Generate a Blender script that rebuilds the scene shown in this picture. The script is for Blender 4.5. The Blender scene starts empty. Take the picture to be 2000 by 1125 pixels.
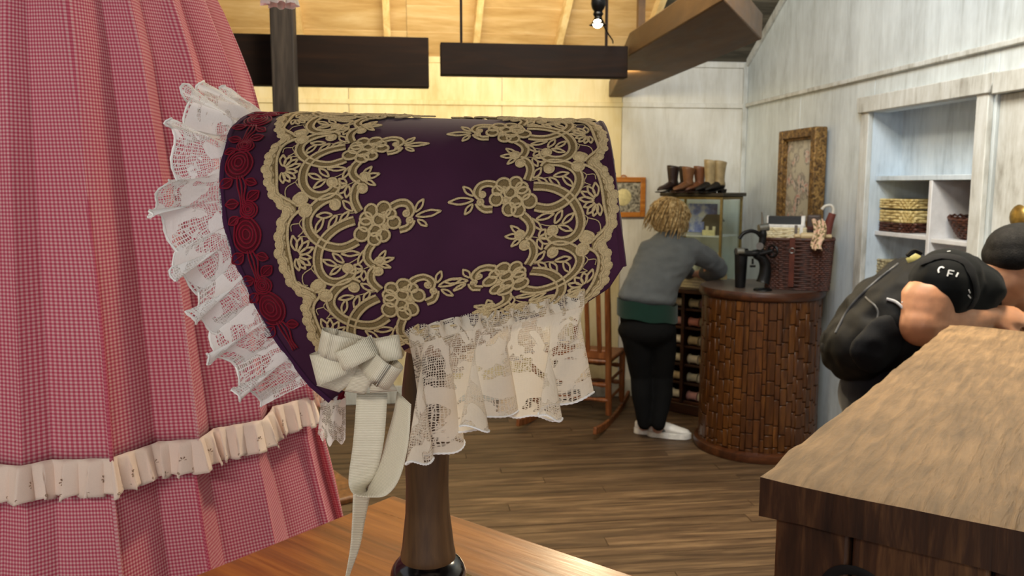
import bpy, bmesh, math, random
from mathutils import Vector, Matrix, noise
from mathutils.bvhtree import BVHTree
R_ = random.Random(7)
sc = bpy.context.scene
COL = sc.collection
V = Vector
# ---------------------------------------------------------------- camera
CAM_H, FPX = 1.55, 1600.0
YAW, PITCH = math.radians(7.1), math.radians(7.125)
FWD = V((math.sin(YAW)*math.cos(PITCH), math.cos(YAW)*math.cos(PITCH), -math.sin(PITCH)))
RGT = V((math.cos(YAW), -math.sin(YAW), 0))
UPV = RGT.cross(FWD)
CAM = V((0, 0, CAM_H))
FH = V((math.sin(YAW), math.cos(YAW), 0))
cd = bpy.data.cameras.new('camera'); co = bpy.data.objects.new('camera', cd); COL.objects.link(co)
co.location = CAM
co.rotation_euler = Matrix((RGT, UPV, -FWD)).transposed().to_euler()
cd.sensor_width = 36; cd.lens = 36*FPX/2000; cd.clip_start = .02; cd.clip_end = 60
cd.dof.use_dof = True; cd.dof.focus_distance = .64; cd.dof.aperture_fstop = 19
sc.camera = co
# ---------------------------------------------------------------- light and exposure
sc.view_settings.view_transform = 'Standard'; sc.view_settings.look = 'None'
sc.view_settings.gamma = 1; sc.view_settings.use_curve_mapping = False
sc.view_settings.exposure = 0.55
w = bpy.data.worlds.new('world'); sc.world = w; w.use_nodes = True
w.node_tree.nodes['Background'].inputs[0].default_value = (.93, .96, 1.0, 1)
w.node_tree.nodes['Background'].inputs[1].default_value = .55
def area(name, loc, target, sx, sy, power, color):
    l = bpy.data.lights.new(name, 'AREA'); l.shape = 'RECTANGLE'; l.size = sx; l.size_y = sy
    l.energy = power; l.color = color
    o = bpy.data.objects.new(name, l); COL.objects.link(o); o.location = loc
    o.rotation_euler = (V(target)-V(loc)).to_track_quat('-Z', 'Y').to_euler()
    return o
area('front_fill_light', (-.4, -1.1, 2.75), (-.1, .9, 1.4), 1.2, 1.0, 92, (1, .95, .89))  # added soft fill above and behind the camera, lifts the foreground
area('side_fill_light', (1.0, 2.2, 3.4), (2.2, 4.4, 1.2), 1.0, 1.0, 42, (.86, .94, 1))  # added cool fill in place of daylight, no lamp hangs here
area('cove_light_wall', (.25, 4.45, 2.12), (.25, 5.8, 2.35), 2.0, .1, 13, (1, .82, .48))
area('cove_light_roof', (.25, 4.35, 2.3), (.25, 5.0, 3.2), 2.0, .1, 7, (1, .84, .55))
area('ceiling_light_mid', (.25, 2.6, 3.3), (.5, 3.6, 0), .5, .5, 30, (1, .85, .62))
area('crate_fill_light', (1.6, 2.15, 2.75), (1.45, 1.75, 1.2), .35, .35, 26, (1, .80, .52))  # added unseen warm fill, brightens the far end of the crate
# ---------------------------------------------------------------- helpers
def ray(px, py): return FWD + RGT*((px-1000)/FPX) - UPV*((py-562.5)/FPX)
def at(px, py, Y):
    d = ray(px, py); return CAM + d*(Y/d.y)
def atz(px, py, z):
    d = ray(px, py); return CAM + d*((z-CAM_H)/d.z)
def atx(px, py, X):
    d = ray(px, py); return CAM + d*(X/d.x)
def atd(px, py, dep):
    return CAM + ray(px, py)*dep
def lerp(a, b, t): return a+(b-a)*t
def interp(pts, x):
    if x <= pts[0][0]: return pts[0][1]
    for (a, va), (b, vb) in zip(pts, pts[1:]):
        if x <= b: return va+(vb-va)*(x-a)/(b-a)
    return pts[-1][1]
def catmull(P, n=6, closed=False):
    P = [V(p) if len(p) == 3 else V((p[0], p[1], 0)) for p in P]
    out = []; m = len(P)
    segs = m if closed else m-1
    for i in range(segs):
        p1, p2 = P[i], P[(i+1) % m]
        p0 = P[i-1] if (i > 0 or closed) else p1*2-p2
        p3 = P[(i+2) % m] if (i+2 < m or closed) else p2*2-p1
        for k in range(n):
            t = k/n
            out.append(.5*((2*p1)+(p2-p0)*t+(2*p0-5*p1+4*p2-p3)*t*t+(3*p1-p0-3*p2+p3)*t**3))
    if not closed: out.append(P[-1].copy())
    return out
class MB:
    def __init__(s): s.v = []; s.f = []; s.uv = {}
    def add(s, vs, fs):
        o = len(s.v); s.v += [V(v) for v in vs]; s.f += [tuple(i+o for i in f) for f in fs]; return s
    def box(s, c, d, rot=None, taper=(1, 1)):
        c = V(c); x, y, z = d[0]/2, d[1]/2, d[2]/2
        vs = []
        for k in (-1, 1):
            tx, ty = (taper if k > 0 else (1, 1))
            vs += [V((-x*tx, -y*ty, k*z)), V((x*tx, -y*ty, k*z)), V((x*tx, y*ty, k*z)), V((-x*tx, y*ty, k*z))]
        if rot is not None:
            m = rot if isinstance(rot, Matrix) else Matrix.Rotation(rot, 3, 'Z')
            vs = [m @ v for v in vs]
        return s.add([v+c for v in vs], [(3, 2, 1, 0), (4, 5, 6, 7), (0, 1, 5, 4), (1, 2, 6, 5), (2, 3, 7, 6), (3, 0, 4, 7)])
    def bbox(s, lo, hi):
        return s.box([(a+b)/2 for a, b in zip(lo, hi)], [b-a for a, b in zip(lo, hi)])
    def bar(s, a, b, wx, wy, up=(0, 0, 1)):
        a, b = V(a), V(b); t = (b-a).normalized(); u = V(up)
        if abs(t.dot(u)) > .95: u = V((0, 1, 0))
        x = t.cross(u).normalized(); y = x.cross(t)
        vs = [p+x*(i*wx/2)+y*(j*wy/2) for p in (a, b) for i, j in ((-1, -1), (1, -1), (1, 1), (-1, 1))]
        return s.add(vs, [(0, 1, 2, 3), (7, 6, 5, 4), (0, 4, 5, 1), (1, 5, 6, 2), (2, 6, 7, 3), (3, 7, 4, 0)])
    def tube(s, pts, r, n=8, caps=True, flat=None, nrm=None, closed=False):
        """flat: ratio of the second axis; nrm: function/list giving the second axis direction"""
        P = [V(p) for p in pts]; m = len(P)
        rr = r if isinstance(r, (list, tuple)) else [r]*m
        vs = []; prev = None
        for i, p in enumerate(P):
            if closed: t = P[(i+1) % m]-P[i-1]
            else: t = P[min(i+1, m-1)]-P[max(i-1, 0)]
            t = t.normalized() if t.length > 1e-9 else V((0, 0, 1))
            if nrm is not None: u = V(nrm[i] if isinstance(nrm, list) else nrm)
            else:
                u = prev if prev is not None else (V((0, 0, 1)) if abs(t.z) < .9 else V((1, 0, 0)))
            x = t.cross(u)
            x = x.normalized() if x.length > 1e-6 else t.orthogonal().normalized()
            y = x.cross(t); prev = y
            f = flat if flat is not None else 1
            for k in range(n):
                a = 2*math.pi*k/n
                vs.append(p+x*(math.cos(a)*rr[i])+y*(math.sin(a)*rr[i]*f))
        fs = []
        for i in range(m if closed else m-1):
            j = (i+1) % m
            for k in range(n):
                k2 = (k+1) % n
                fs.append((i*n+k, i*n+k2, j*n+k2, j*n+k))
        if caps and not closed:
            fs.append(tuple(range(n-1, -1, -1))); fs.append(tuple((m-1)*n+k for k in range(n)))
        return s.add(vs, fs)
    def lathe(s, prof, c=(0, 0, 0), n=24, ang=2*math.pi, sx=1, sy=1):
        c = V(c); vs = []; fs = []; m = len(prof); full = abs(ang-2*math.pi) < 1e-6
        cols = n if full else n+1
        for i in range(cols):
            a = ang*i/n
            for r, z in prof: vs.append(c+V((r*math.cos(a)*sx, r*math.sin(a)*sy, z)))
        for i in range(n):
            i2 = (i+1) % cols
            for k in range(m-1): fs.append((i*m+k, i2*m+k, i2*m+k+1, i*m+k+1))
        if full:
            if prof[0][0] > 1e-6: fs.append(tuple(i*m for i in range(cols-1, -1, -1)))
            if prof[-1][0] > 1e-6: fs.append(tuple(i*m+m-1 for i in range(cols)))
        return s.add(vs, fs)
    def ell(s, c, r, rot=None, nu=12, nv=8):
        c = V(c); r = (r, r, r) if isinstance(r, (int, float)) else r
        vs = [V((0, 0, -r[2]))]; fs = []
        for j in range(1, nv):
            a = -math.pi/2+math.pi*j/nv
            for i in range(nu):
                b = 2*math.pi*i/nu
                vs.append(V((r[0]*math.cos(a)*math.cos(b), r[1]*math.cos(a)*math.sin(b), r[2]*math.sin(a))))
        vs.append(V((0, 0, r[2])))
        for i in range(nu):
            fs.append((0, 1+(i+1) % nu, 1+i))
            for j in range(nv-2):
                a = 1+j*nu; fs.append((a+i, a+(i+1) % nu, a+nu+(i+1) % nu, a+nu+i))
            a = 1+(nv-2)*nu; fs.append((a+i, a+(i+1) % nu, len(vs)-1))
        if rot is not None: vs = [rot @ v for v in vs]
        return s.add([v+c for v in vs], fs)
    def grid(s, fn, nu, nv, closeu=False, uvfn=None):
        o = len(s.v)
        for i in range(nu if closeu else nu+1):
            for j in range(nv+1): s.v.append(V(fn(i/nu, j/nv)))
        for i in range(nu):
            i2 = (i+1) % nu if closeu else i+1
            for j in range(nv):
                f = (o+i*(nv+1)+j, o+i2*(nv+1)+j, o+i2*(nv+1)+j+1, o+i*(nv+1)+j+1)
                if uvfn: s.uv[len(s.f)] = [uvfn(a, b) for a, b in ((i/nu, j/nv), ((i+1)/nu, j/nv), ((i+1)/nu, (j+1)/nv), (i/nu, (j+1)/nv))]
                s.f.append(f)
        return s
    def prism(s, poly, z0, z1):
        n = len(poly)
        vs = [V((x, y, z0)) for x, y in poly]+[V((x, y, z1)) for x, y in poly]
        fs = [tuple(range(n-1, -1, -1)), tuple(range(n, 2*n))]+[(i, (i+1) % n, n+(i+1) % n, n+i) for i in range(n)]
        return s.add(vs, fs)
    def mesh(s, name, off=None, smooth=True):
        me = bpy.data.meshes.new(name)
        vv = [v-off for v in s.v] if off is not None else s.v
        me.from_pydata([tuple(v) for v in vv], [], s.f)
        if s.uv:
            ul = me.uv_layers.new(name='UVMap')
            for pi, p in enumerate(me.polygons):
                c = s.uv.get(pi)
                if c:
                    for li, q in zip(p.loop_indices, c): ul.data[li].uv = q
        me.validate()
        if smooth: me.polygons.foreach_set('use_smooth', [True]*len(me.polygons))
        me.update(); return me
def finish(o, mat=None, bevel=0, sharp=True, segs=2):
    if mat is not None:
        for m in (mat if isinstance(mat, list) else [mat]): o.data.materials.append(m)
    if bevel:
        b = o.modifiers.new('bevel', 'BEVEL'); b.width = bevel; b.segments = segs; b.limit_method = 'ANGLE'; b.angle_limit = math.radians(40)
    if sharp:
        try: o.data.set_sharp_from_angle(angle=math.radians(42))
        except Exception: pass
def obj(name, mb, mat, parent=None, bevel=0, smooth=True, world=True, label=None, sharp=True, wn=None, segs=2):
    """a mesh object; with world=True the vertices are world coordinates"""
    off = None
    if parent is not None and world: off = parent['_w'] if '_w' in parent else None
    if off is not None: off = V(off)
    if isinstance(mb, MB): me = mb.mesh(name, off, smooth)
    else:
        me = mb
        if off is not None: me.transform(Matrix.Translation(-off))
    o = bpy.data.objects.new(name, me); COL.objects.link(o)
    if parent is not None:
        o.parent = parent
        if off is not None: o['_w'] = tuple(off)
    else:
        o['_w'] = (0., 0., 0.)
    finish(o, mat, bevel, sharp, segs)
    if label: o['label'] = label
    return o
def tag(o, label, cat, group=None, kind=None):
    if label: o['label'] = label
    if cat: o['category'] = cat
    if group: o['group'] = group
    if kind: o['kind'] = kind
    return o
def thing(name, label, cat, loc=(0, 0, 0), rz=0, group=None, world=False):
    o = bpy.data.objects.new(name, None); COL.objects.link(o); o.location = loc; o.rotation_euler = (0, 0, rz)
    o.empty_display_size = .05
    if world: o['_w'] = tuple(V(loc))
    return tag(o, label, cat, group)
def struct(name, mb, mat, bevel=0, smooth=False):
    o = obj(name, mb, mat, None, bevel, smooth); o['kind'] = 'structure'; return o
def dup(root, loc, rz=None, label=None, group=None):
    r = root.copy(); COL.objects.link(r); r.location = loc
    if rz is not None: r.rotation_euler = (0, 0, rz)
    if label: r['label'] = label
    if group: r['group'] = group
    for ch in list(root.children):
        c = ch.copy(); COL.objects.link(c); c.parent = r
        for g in list(ch.children):
            d = g.copy(); COL.objects.link(d); d.parent = c
    return r
def origin_to_base(o):
    """moves a one-mesh thing's origin to its base, keeping it in place"""
    me = o.data; xs = [v.co for v in me.vertices]
    c = V((sum(v.x for v in xs)/len(xs), sum(v.y for v in xs)/len(xs), min(v.z for v in xs)))
    me.transform(Matrix.Translation(-c)); o.location = o.location+c; return o
def blob(name, parts, mat, parent, voxel=.012, smooth=6, world=True, label=None, wr=0, wf=12, wdir=(1, 1, 1)):
    """parts: ('c', [(point, radius)...]) chains or ('e', centre, radii, rotation) ellipsoids, fused into one skin"""
    mb = MB()
    for p in parts:
        if p[0] == 'c':
            pts = [V(q[0]) for q in p[1]]; rr = [q[1] for q in p[1]]
            P = []; RR = []
            for i in range(len(pts)-1):
                for k in range(4):
                    t = k/4; P.append(pts[i].lerp(pts[i+1], t)); RR.append(lerp(rr[i], rr[i+1], t))
            P.append(pts[-1]); RR.append(rr[-1])
            mb.tube(P, RR, 12)
            for q, r in zip(pts, rr): mb.ell(q, r, None, 12, 8)
        else: mb.ell(p[1], p[2], p[3] if len(p) > 3 else None, 20, 14)
    me = mb.mesh('tmp'); t = bpy.data.objects.new('tmp', me); COL.objects.link(t)
    m = t.modifiers.new('r', 'REMESH'); m.mode = 'VOXEL'; m.voxel_size = voxel; m.use_smooth_shade = True
    s = t.modifiers.new('s', 'SMOOTH'); s.iterations = smooth; s.factor = .5
    dg = bpy.context.evaluated_depsgraph_get(); dg.update()
    out = bpy.data.meshes.new_from_object(t.evaluated_get(dg))
    bpy.data.objects.remove(t); bpy.data.meshes.remove(me)
    if wr:
        out.update(); nn = [v.normal.copy() for v in out.vertices]
        for v, n in zip(out.vertices, nn):
            q = V((v.co.x*wdir[0], v.co.y*wdir[1], v.co.z*wdir[2]))*wf
            a = noise.noise(q); b = noise.noise(q*2.1+V((3, 7, 1)))
            v.co += n*(wr*((1-abs(a)*2)*.7+b*.5))
        out.update()
    out.name = name; out.polygons.foreach_set('use_smooth', [True]*len(out.polygons))
    return obj(name, out, mat, parent, world=world, label=label, sharp=False)
def basis(x=None, y=None, z=None):
    """rotation matrix whose columns are the given (orthogonalised) axes"""
    if z is not None and x is not None:
        z = V(z).normalized(); x = V(x); x = (x-z*x.dot(z)).normalized(); y = z.cross(x)
    elif z is not None and y is not None:
        z = V(z).normalized(); y = V(y); y = (y-z*y.dot(z)).normalized(); x = y.cross(z)
    else:
        x = V(x).normalized(); y = V(y); y = (y-x*y.dot(x)).normalized(); z = x.cross(y)
    return Matrix((x, y, z)).transposed()
# ---------------------------------------------------------------- materials
def hexc(h):
    h = h.lstrip('#'); c = [int(h[i:i+2], 16)/255 for i in (0, 2, 4)]
    return tuple(x/12.92 if x <= .04045 else ((x+.055)/1.055)**2.4 for x in c)+(1,)
class NT:
    def __init__(s, name):
        s.m = bpy.data.materials.new(name); s.m.use_nodes = True; s.t = s.m.node_tree
        s.b = s.t.nodes['Principled BSDF']
    def n(s, ty, ins=None, **props):
        k = s.t.nodes.new('ShaderNode'+ty)
        for a, b in props.items(): setattr(k, a, b)
        for a, b in (ins or {}).items(): s.set(k, a, b)
        return k
    def set(s, k, a, b):
        i = k.inputs[a]
        if hasattr(b, 'is_output'): s.t.links.new(b, i)
        elif hasattr(b, 'outputs'): s.t.links.new(b.outputs[0], i)
        else: i.default_value = b
    def math(s, op, a, b=0.0, c=0.0):
        return s.n('Math', {0: a, 1: b, 2: c}, operation=op).outputs[0]
    def mix(s, f, a, b, mode='MIX'):
        k = s.n('Mix', data_type='RGBA', blend_type=mode)
        s.set(k, 0, f); s.set(k, 6, a); s.set(k, 7, b); return k.outputs[2]
    def ramp(s, f, stops, interp='LINEAR'):
        k = s.n('ValToRGB'); s.set(k, 0, f); e = k.color_ramp.elements; k.color_ramp.interpolation = interp
        while len(e) > len(stops): e.remove(e[-1])
        while len(e) < len(stops): e.new(.5)
        for el, (p, c) in zip(e, stops):
            el.position = p; el.color = c if len(c) == 4 else (*c, 1)
        return k.outputs[0]
    def coords(s, kind='object', scale=(1, 1, 1), rand=True):
        if kind == 'world': v = s.n('NewGeometry').outputs['Position']
        elif kind == 'uv': v = s.n('UVMap').outputs[0]
        else: v = s.n('TexCoord').outputs['Object']
        if rand:
            r = s.n('ObjectInfo').outputs['Random']
            cx = s.n('CombineXYZ', {0: s.math('MULTIPLY', r, 7.3), 1: s.math('MULTIPLY', r, 13.1), 2: s.math('MULTIPLY', r, 3.7)})
            v = s.n('VectorMath', {0: v, 1: cx.outputs[0]}, operation='ADD').outputs[0]
        return s.n('VectorMath', {0: v, 1: scale}, operation='MULTIPLY').outputs[0]
    def noise(s, v, scale=5, detail=4, rough=.55, dist=0):
        return s.n('TexNoise', {'Vector': v, 'Scale': scale, 'Detail': detail, 'Roughness': rough, 'Distortion': dist}).outputs[0]
    def bump(s, h, strength=.3, dist=.002):
        k = s.n('Bump', {'Height': h, 'Strength': strength, 'Distance': dist}); s.set(s.b, 'Normal', k.outputs[0])
    def set_b(s, **kw):
        for a, b in kw.items(): s.set(s.b, a.replace('_', ' '), b)
        return s
def plain(name, col, rough=.6, metal=0, spec=.5, nz=.12, ns=40, bump=0, **kw):
    t = NT(name); c = hexc(col) if isinstance(col, str) else col
    v = t.coords('object'); f = t.noise(v, ns, 4)
    d = tuple(x*(1-nz*2) for x in c[:3])+(1,); l = tuple(min(1, x*(1+nz)) for x in c[:3])+(1,)
    t.set_b(Base_Color=t.ramp(f, [(.3, d), (.7, l)]), Roughness=rough, Metallic=metal)
    t.b.inputs['Specular IOR Level'].default_value = spec
    if bump: t.bump(f, bump, .002)
    for a, b in kw.items(): t.set(t.b, a.replace('_', ' '), b)
    return t.m
def wood(name, c1, c2, c3, axis='X', scale=1.0, rough=.5, bump=.25, coord='object', stretch=14, spec=.4, vary=.25, coat=0):
    t = NT(name); a = [stretch]*3; a['XYZ'.index(axis)] = 1.0
    v = t.coords(coord, tuple(x*scale for x in a))
    n1 = t.noise(v, 1.6, 5, .6, 1.2); n2 = t.noise(v, 9, 4, .6, .4)
    f = t.math('ADD', t.math('MULTIPLY', n1, .7), t.math('MULTIPLY', n2, .3))
    c = t.ramp(f, [(.33, hexc(c1)), (.5, hexc(c2)), (.68, hexc(c3))])
    r = t.n('ObjectInfo').outputs['Random']
    hs = t.n('HueSaturation', {'Saturation': 1.0, 'Value': t.math('ADD', t.math('MULTIPLY', r, vary), 1-vary/2), 'Color': c})
    t.set_b(Base_Color=hs.outputs[0], Roughness=t.math('ADD', t.math('MULTIPLY', n2, .25), rough-.12))
    t.b.inputs['Specular IOR Level'].default_value = spec
    if coat: t.b.inputs['Coat Weight'].default_value = coat; t.b.inputs['Coat Roughness'].default_value = .18
    t.bump(f, bump, .003); return t.m
def whitewash(name, c1, c2, c3, scale=1.0, axis='Z', coord='world'):
    t = NT(name); a = [9, 9, 9]; a['XYZ'.index(axis)] = 1.4
    v = t.coords(coord, tuple(x*scale for x in a), rand=False); v2 = t.coords(coord, (scale*1.7,)*3, rand=False)
    n1 = t.noise(v, 1.2, 6, .65, .8); n2 = t.noise(v2, 1.3, 5, .6); n3 = t.noise(v, 7, 3)
    f = t.math('ADD', t.math('ADD', t.math('MULTIPLY', n1, .45), t.math('MULTIPLY', n2, .4)), t.math('MULTIPLY', n3, .15))
    t.set_b(Base_Color=t.ramp(f, [(.36, hexc(c1)), (.47, hexc(c2)), (.6, hexc(c3))]), Roughness=.75)
    t.b.inputs['Specular IOR Level'].default_value = .25
    t.bump(f, .2, .004); return t.m
def fabric(name, col, rough=.85, scale=900, nz=.15, sheen=.3, bump=.25, fold=9):
    t = NT(name); v = t.coords('object'); f = t.noise(v, scale, 2); g = t.noise(v, fold, 3)
    c = hexc(col) if isinstance(col, str) else col
    d = tuple(x*(1-nz) for x in c[:3])+(1,); l = tuple(min(1, x*(1+nz)) for x in c[:3])+(1,)
    h = t.math('ADD', t.math('MULTIPLY', f, .35), t.math('MULTIPLY', g, .65))
    t.set_b(Base_Color=t.ramp(h, [(.35, d), (.65, l)]), Roughness=rough)
    t.b.inputs['Sheen Weight'].default_value = sheen; t.b.inputs['Specular IOR Level'].default_value = .2
    t.bump(h, bump, .003); return t.m
# ---------------------------------------------------------------- the room
YB, XR, XL, YF = 5.8, 2.43, -2.6, -1.5
EAVE, PIT, RIDGE = 2.43, .6, 2.3
def roofz(y): return EAVE+PIT*(YB-y) if y > RIDGE else EAVE+PIT*(YB-RIDGE)-PIT*(RIDGE-y)
def atroof(px, py):
    d = ray(px, py); k = (EAVE+PIT*YB-CAM_H)/(d.z+PIT*d.y); return CAM+d*k
m_floor = wood('worn_floor_boards', '#33261c', '#574431', '#7d664b', 'X', 1.0, .5, .5, 'world', 16, .35, .45)
m_sub = plain('subfloor_dark', '#1c1510', .9)
m_warmlit = whitewash('cream_warm_lit_panel', '#c6b483', '#d8c99c', '#e2d6b2')  # cream tone holds the warm glow of the lit wall part
m_white = whitewash('white_painted_panel', '#c6c3b9', '#d6d4cc', '#e2e2de')
m_grey = whitewash('whitewashed_board', '#b0b6b5', '#c6cdce', '#d8e0e2')
m_trim = whitewash('whitewashed_trim', '#96938a', '#bfc0ba', '#d5d8d6', 1.5)
m_ply = wood('pale_plywood', '#b08f5c', '#c7a878', '#d8c096', 'X', .8, .6, .15, 'world', 5, .3, .15)
m_rafter = wood('pale_rafter', '#c0a06c', '#d6bb88', '#e6d4a8', 'Y', .8, .6, .15, 'world', 8, .3, .1)
m_roofgrey = wood('shade_grey_roof_board', '#3d3a33', '#5c574c', '#7b7568', 'X', 1, .7, .3, 'world', 10, .25, .2)  # grey carries the shade of the roof past the warm light
m_valance = wood('dark_backlit_board', '#120a05', '#1c1008', '#28180c', 'X', 1, .7, .15, 'world', 10, .15, .1)  # backlit darkness of the boards put into the base colour
m_beam = wood('brown_boxed_beam', '#3d2b19', '#523b22', '#684d2d', 'Y', .6, .55, .15, 'world', 4, .35, .1)
m_post = wood('weathered_grey_post', '#1f1a16', '#352e28', '#4c433a', 'Z', 1, .75, .5, 'world', 12, .25, .1)

sub = struct('floor', MB().bbox((XL, YF, -.12), (XR, YB, -.022)), m_sub)
cube = MB().box((0, 0, 0), (1, 1, 1)).mesh('plank', None, False); cube.materials.append(m_floor)
PW = .0875; y = YF; row = 0
while y < YB-.01:
    x = XL-R_.uniform(0, 1.2)
    while x < XR-.02:
        L = R_.choice((1.5, 1.9, 2.3, 2.7))+R_.uniform(-.2, .2)
        a, b = max(x, XL), min(x+L, XR); x += L
        if b-a < .05: continue
        o = bpy.data.objects.new('plank', cube); COL.objects.link(o); o.parent = sub
        hh = min(PW, YB-y); dz = R_.uniform(0, .0022)
        o.location = ((a+b)/2, y+hh/2, -.0125-dz); o.scale = (b-a-.003, hh-.004, .021)
    y += PW; row += 1
# back wall
wb = struct('wall_back', MB().bbox((XL, YB, 0), (XR+.06, YB+.08, EAVE+.05)), m_white)
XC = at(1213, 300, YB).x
ZB = at(1440, 207, YB).z
for x0, x1, m in ((XL, -1.5, m_warmlit), (-1.5, -.4, m_warmlit), (-.4, .65, m_warmlit), (.65, XC, m_warmlit), (XC, XR, m_white)):  # edge of the warm light painted as a change of panel tone
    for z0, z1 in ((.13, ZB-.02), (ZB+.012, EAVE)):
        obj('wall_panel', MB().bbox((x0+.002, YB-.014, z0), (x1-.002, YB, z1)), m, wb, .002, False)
for x0, x1, m in ((XL, XC, m_warmlit), (XC, XR-.012, m_white)):
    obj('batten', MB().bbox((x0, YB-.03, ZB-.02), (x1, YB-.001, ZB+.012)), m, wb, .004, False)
    obj('batten', MB().bbox((x0, YB-.026, EAVE-.045), (x1, YB-.013, EAVE-.005)), m, wb, .004, False)
struct('baseboard_back', MB().bbox((XL, YB-.022, 0), (XR-.02, YB-.001, .13)), m_trim, .004)
obj('corner_batten', MB().bbox((XR-.035, YB-.034, .0), (XR-.001, YB-.014, EAVE-.01)), m_trim, wb, .003, False)
# right wall with the shelf recess
NY0, NY1, NZ0, NZ1 = 3.29, 4.12, .45, 1.93
def xpoly(poly, x0, x1):
    n = len(poly); mb = MB()
    vs = [V((x0, y, z)) for y, z in poly]+[V((x1, y, z)) for y, z in poly]
    return mb.add(vs, [tuple(range(n)), tuple(range(2*n-1, n-1, -1))]+[(i, n+i, n+(i+1) % n, (i+1) % n) for i in range(n)])
wr = struct('wall_right', xpoly([(YF, ZB), (YB, ZB), (YB, roofz(YB)), (RIDGE, roofz(RIDGE)), (YF, roofz(YF))], XR, XR+.08), m_grey)
DY0, DY1, DZ = 2.2, 3.2, 1.93   # plank door
for y0, y1, z0, z1 in ((NY1, 4.95, 0, ZB), (4.95, YB-.03, 0, ZB), (NY0, NY1, NZ1, ZB), (NY0, NY1, 0, NZ0), (DY1, NY0, 0, ZB), (DY0, DY1, DZ, ZB), (YF, DY0, 0, ZB)):
    obj('wall_panel', MB().bbox((XR, y0+.0015, z0), (XR+.08, y1-.0015, z1)), m_grey, wr, .002, False)
zb0, zb1 = atx(1462, 208, XR).z, atx(2000, 60, XR).z
obj('batten', MB().bbox((XR-.02, YF, ZB-.012), (XR, YB-.035, ZB+.014)), m_trim, wr, .005, False)
rl = [(YB-.03, roofz(YB-.03)), (RIDGE, roofz(RIDGE))]
obj('rake_batten', xpoly([(rl[0][0], rl[0][1]-.055), (rl[1][0], rl[1][1]-.06), (rl[1][0], rl[1][1]), (rl[0][0], rl[0][1])], XR-.02, XR-.001), m_trim, wr, .003, False)
# frame round the recess and the door
def frame(nm, y0, y1, z0, z1, w_=.075, t=.028):
    e = struct(nm, MB().bbox((XR-t, y1, z0), (XR-.0005, y1+w_, z1+.03)), m_trim, .004)
    obj('jamb', MB().bbox((XR-t, y0-w_, z0), (XR-.0005, y0, z1+.03)), m_trim, e, .004, False)
    obj('header', xpoly([(y0-w_-.012, z1+.002), (y1+w_+.012, z1+.002), (y1+w_+.03, z1+.04), (y1+w_+.03, z1+.085), (y0-w_-.03, z1+.085), (y0-w_-.03, z1+.04)], XR-t-.012, XR-.0005), m_trim, e, .004, False)
frame('trim_1', NY0, NY1, NZ0, NZ1)
obj('header', MB().bbox((XR-.035, DY0, DZ-.005), (XR-.0005, NY0-.1, DZ+.08)), m_trim, bpy.data.objects['trim_1'], .004, False)
door = struct('door_1', MB().bbox((XR+.045, DY0, 0), (XR+.075, DY1, DZ)), m_grey)
k = 0; y = DY0
while y < DY1-.01:
    w_ = min((.17, .13, .2)[k % 3], DY1-y); k += 1
    obj('plank', MB().bbox((XR+.012, y+.002, .01), (XR+.045, y+w_-.003, DZ-.004)), m_trim, door, .004, False); y += w_
m_brass = plain('aged_brass', '#b79a5a', .35, .9, .5, .15, 60)
kn = at(2003, 424, 1); kn = atx(2003, 424, XR)
kk = MB().lathe([(.0, -.02), (.012, -.018), (.012, .01), (.03, .012), (.045, .02), (.05, .03), (.04, .04), (.02, .045), (0, .046)], (0, 0, 0), 20)
kk.v = [V((kn.x-.0-v.z, kn.y+v.x, kn.z+v.y)) for v in kk.v]
obj('door_knob', kk, m_brass, door, label='round brass knob')
# recess: shelf unit
m_blue = whitewash('pale_blue_white_board', '#a9b6c0', '#c3d0da', '#d3dfe8', 1.2)
m_shelfw = plain('white_painted_shelf', '#d9d9da', .55, 0, .4, .06, 20)
su = thing('shelf_recess', 'built-in white open shelf unit set into the right wall', 'shelf', (XR+.2, (NY0+NY1)/2, NZ0), 0, None, True)
XD = XR+.42
obj('back_panel', MB().bbox((XD, NY0-.04, NZ0), (XD+.02, NY1+.04, 1.6)), m_shelfw, su)
obj('upper_panel', MB().bbox((XR+.17, NY0-.02, 1.6), (XR+.19, NY1+.02, NZ1+.1)), m_blue, su)
obj('side_panel', MB().bbox((XR+.001, NY1, NZ0), (XD, NY1+.02, NZ1+.1)), m_blue, su)
obj('side_panel', MB().bbox((XR+.001, NY0-.02, NZ0), (XD, NY0, NZ1+.1)), m_shelfw, su)
obj('top_panel', MB().bbox((XR+.001, NY0, NZ1+.02), (XR+.19, NY1, NZ1+.04)), m_shelfw, su)
obj('shelf', MB().bbox((XR+.03, NY0, 1.575), (XD, NY1, 1.6)), m_blue, su, .003, False)
DYV = atx(1815, 400, XR+.03).y
obj('divider', MB().bbox((XR+.03, DYV-.012, NZ0), (XD, DYV+.012, 1.574)), m_shelfw, su, .003, False)
for z in (1.31, 1.04, .77, .5):
    obj('shelf', MB().bbox((XR+.04, DYV+.013, z-.022), (XD, NY1, z)), m_shelfw, su, .003, False)
    obj('shelf', MB().bbox((XR+.04, NY0, z-.022-.01), (XD, DYV-.013, z-.01)), m_shelfw, su, .003, False)
struct('wall_left', MB().bbox((XL-.08, YF, 0), (XL, YB, 2.4)), m_warmlit)
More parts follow.
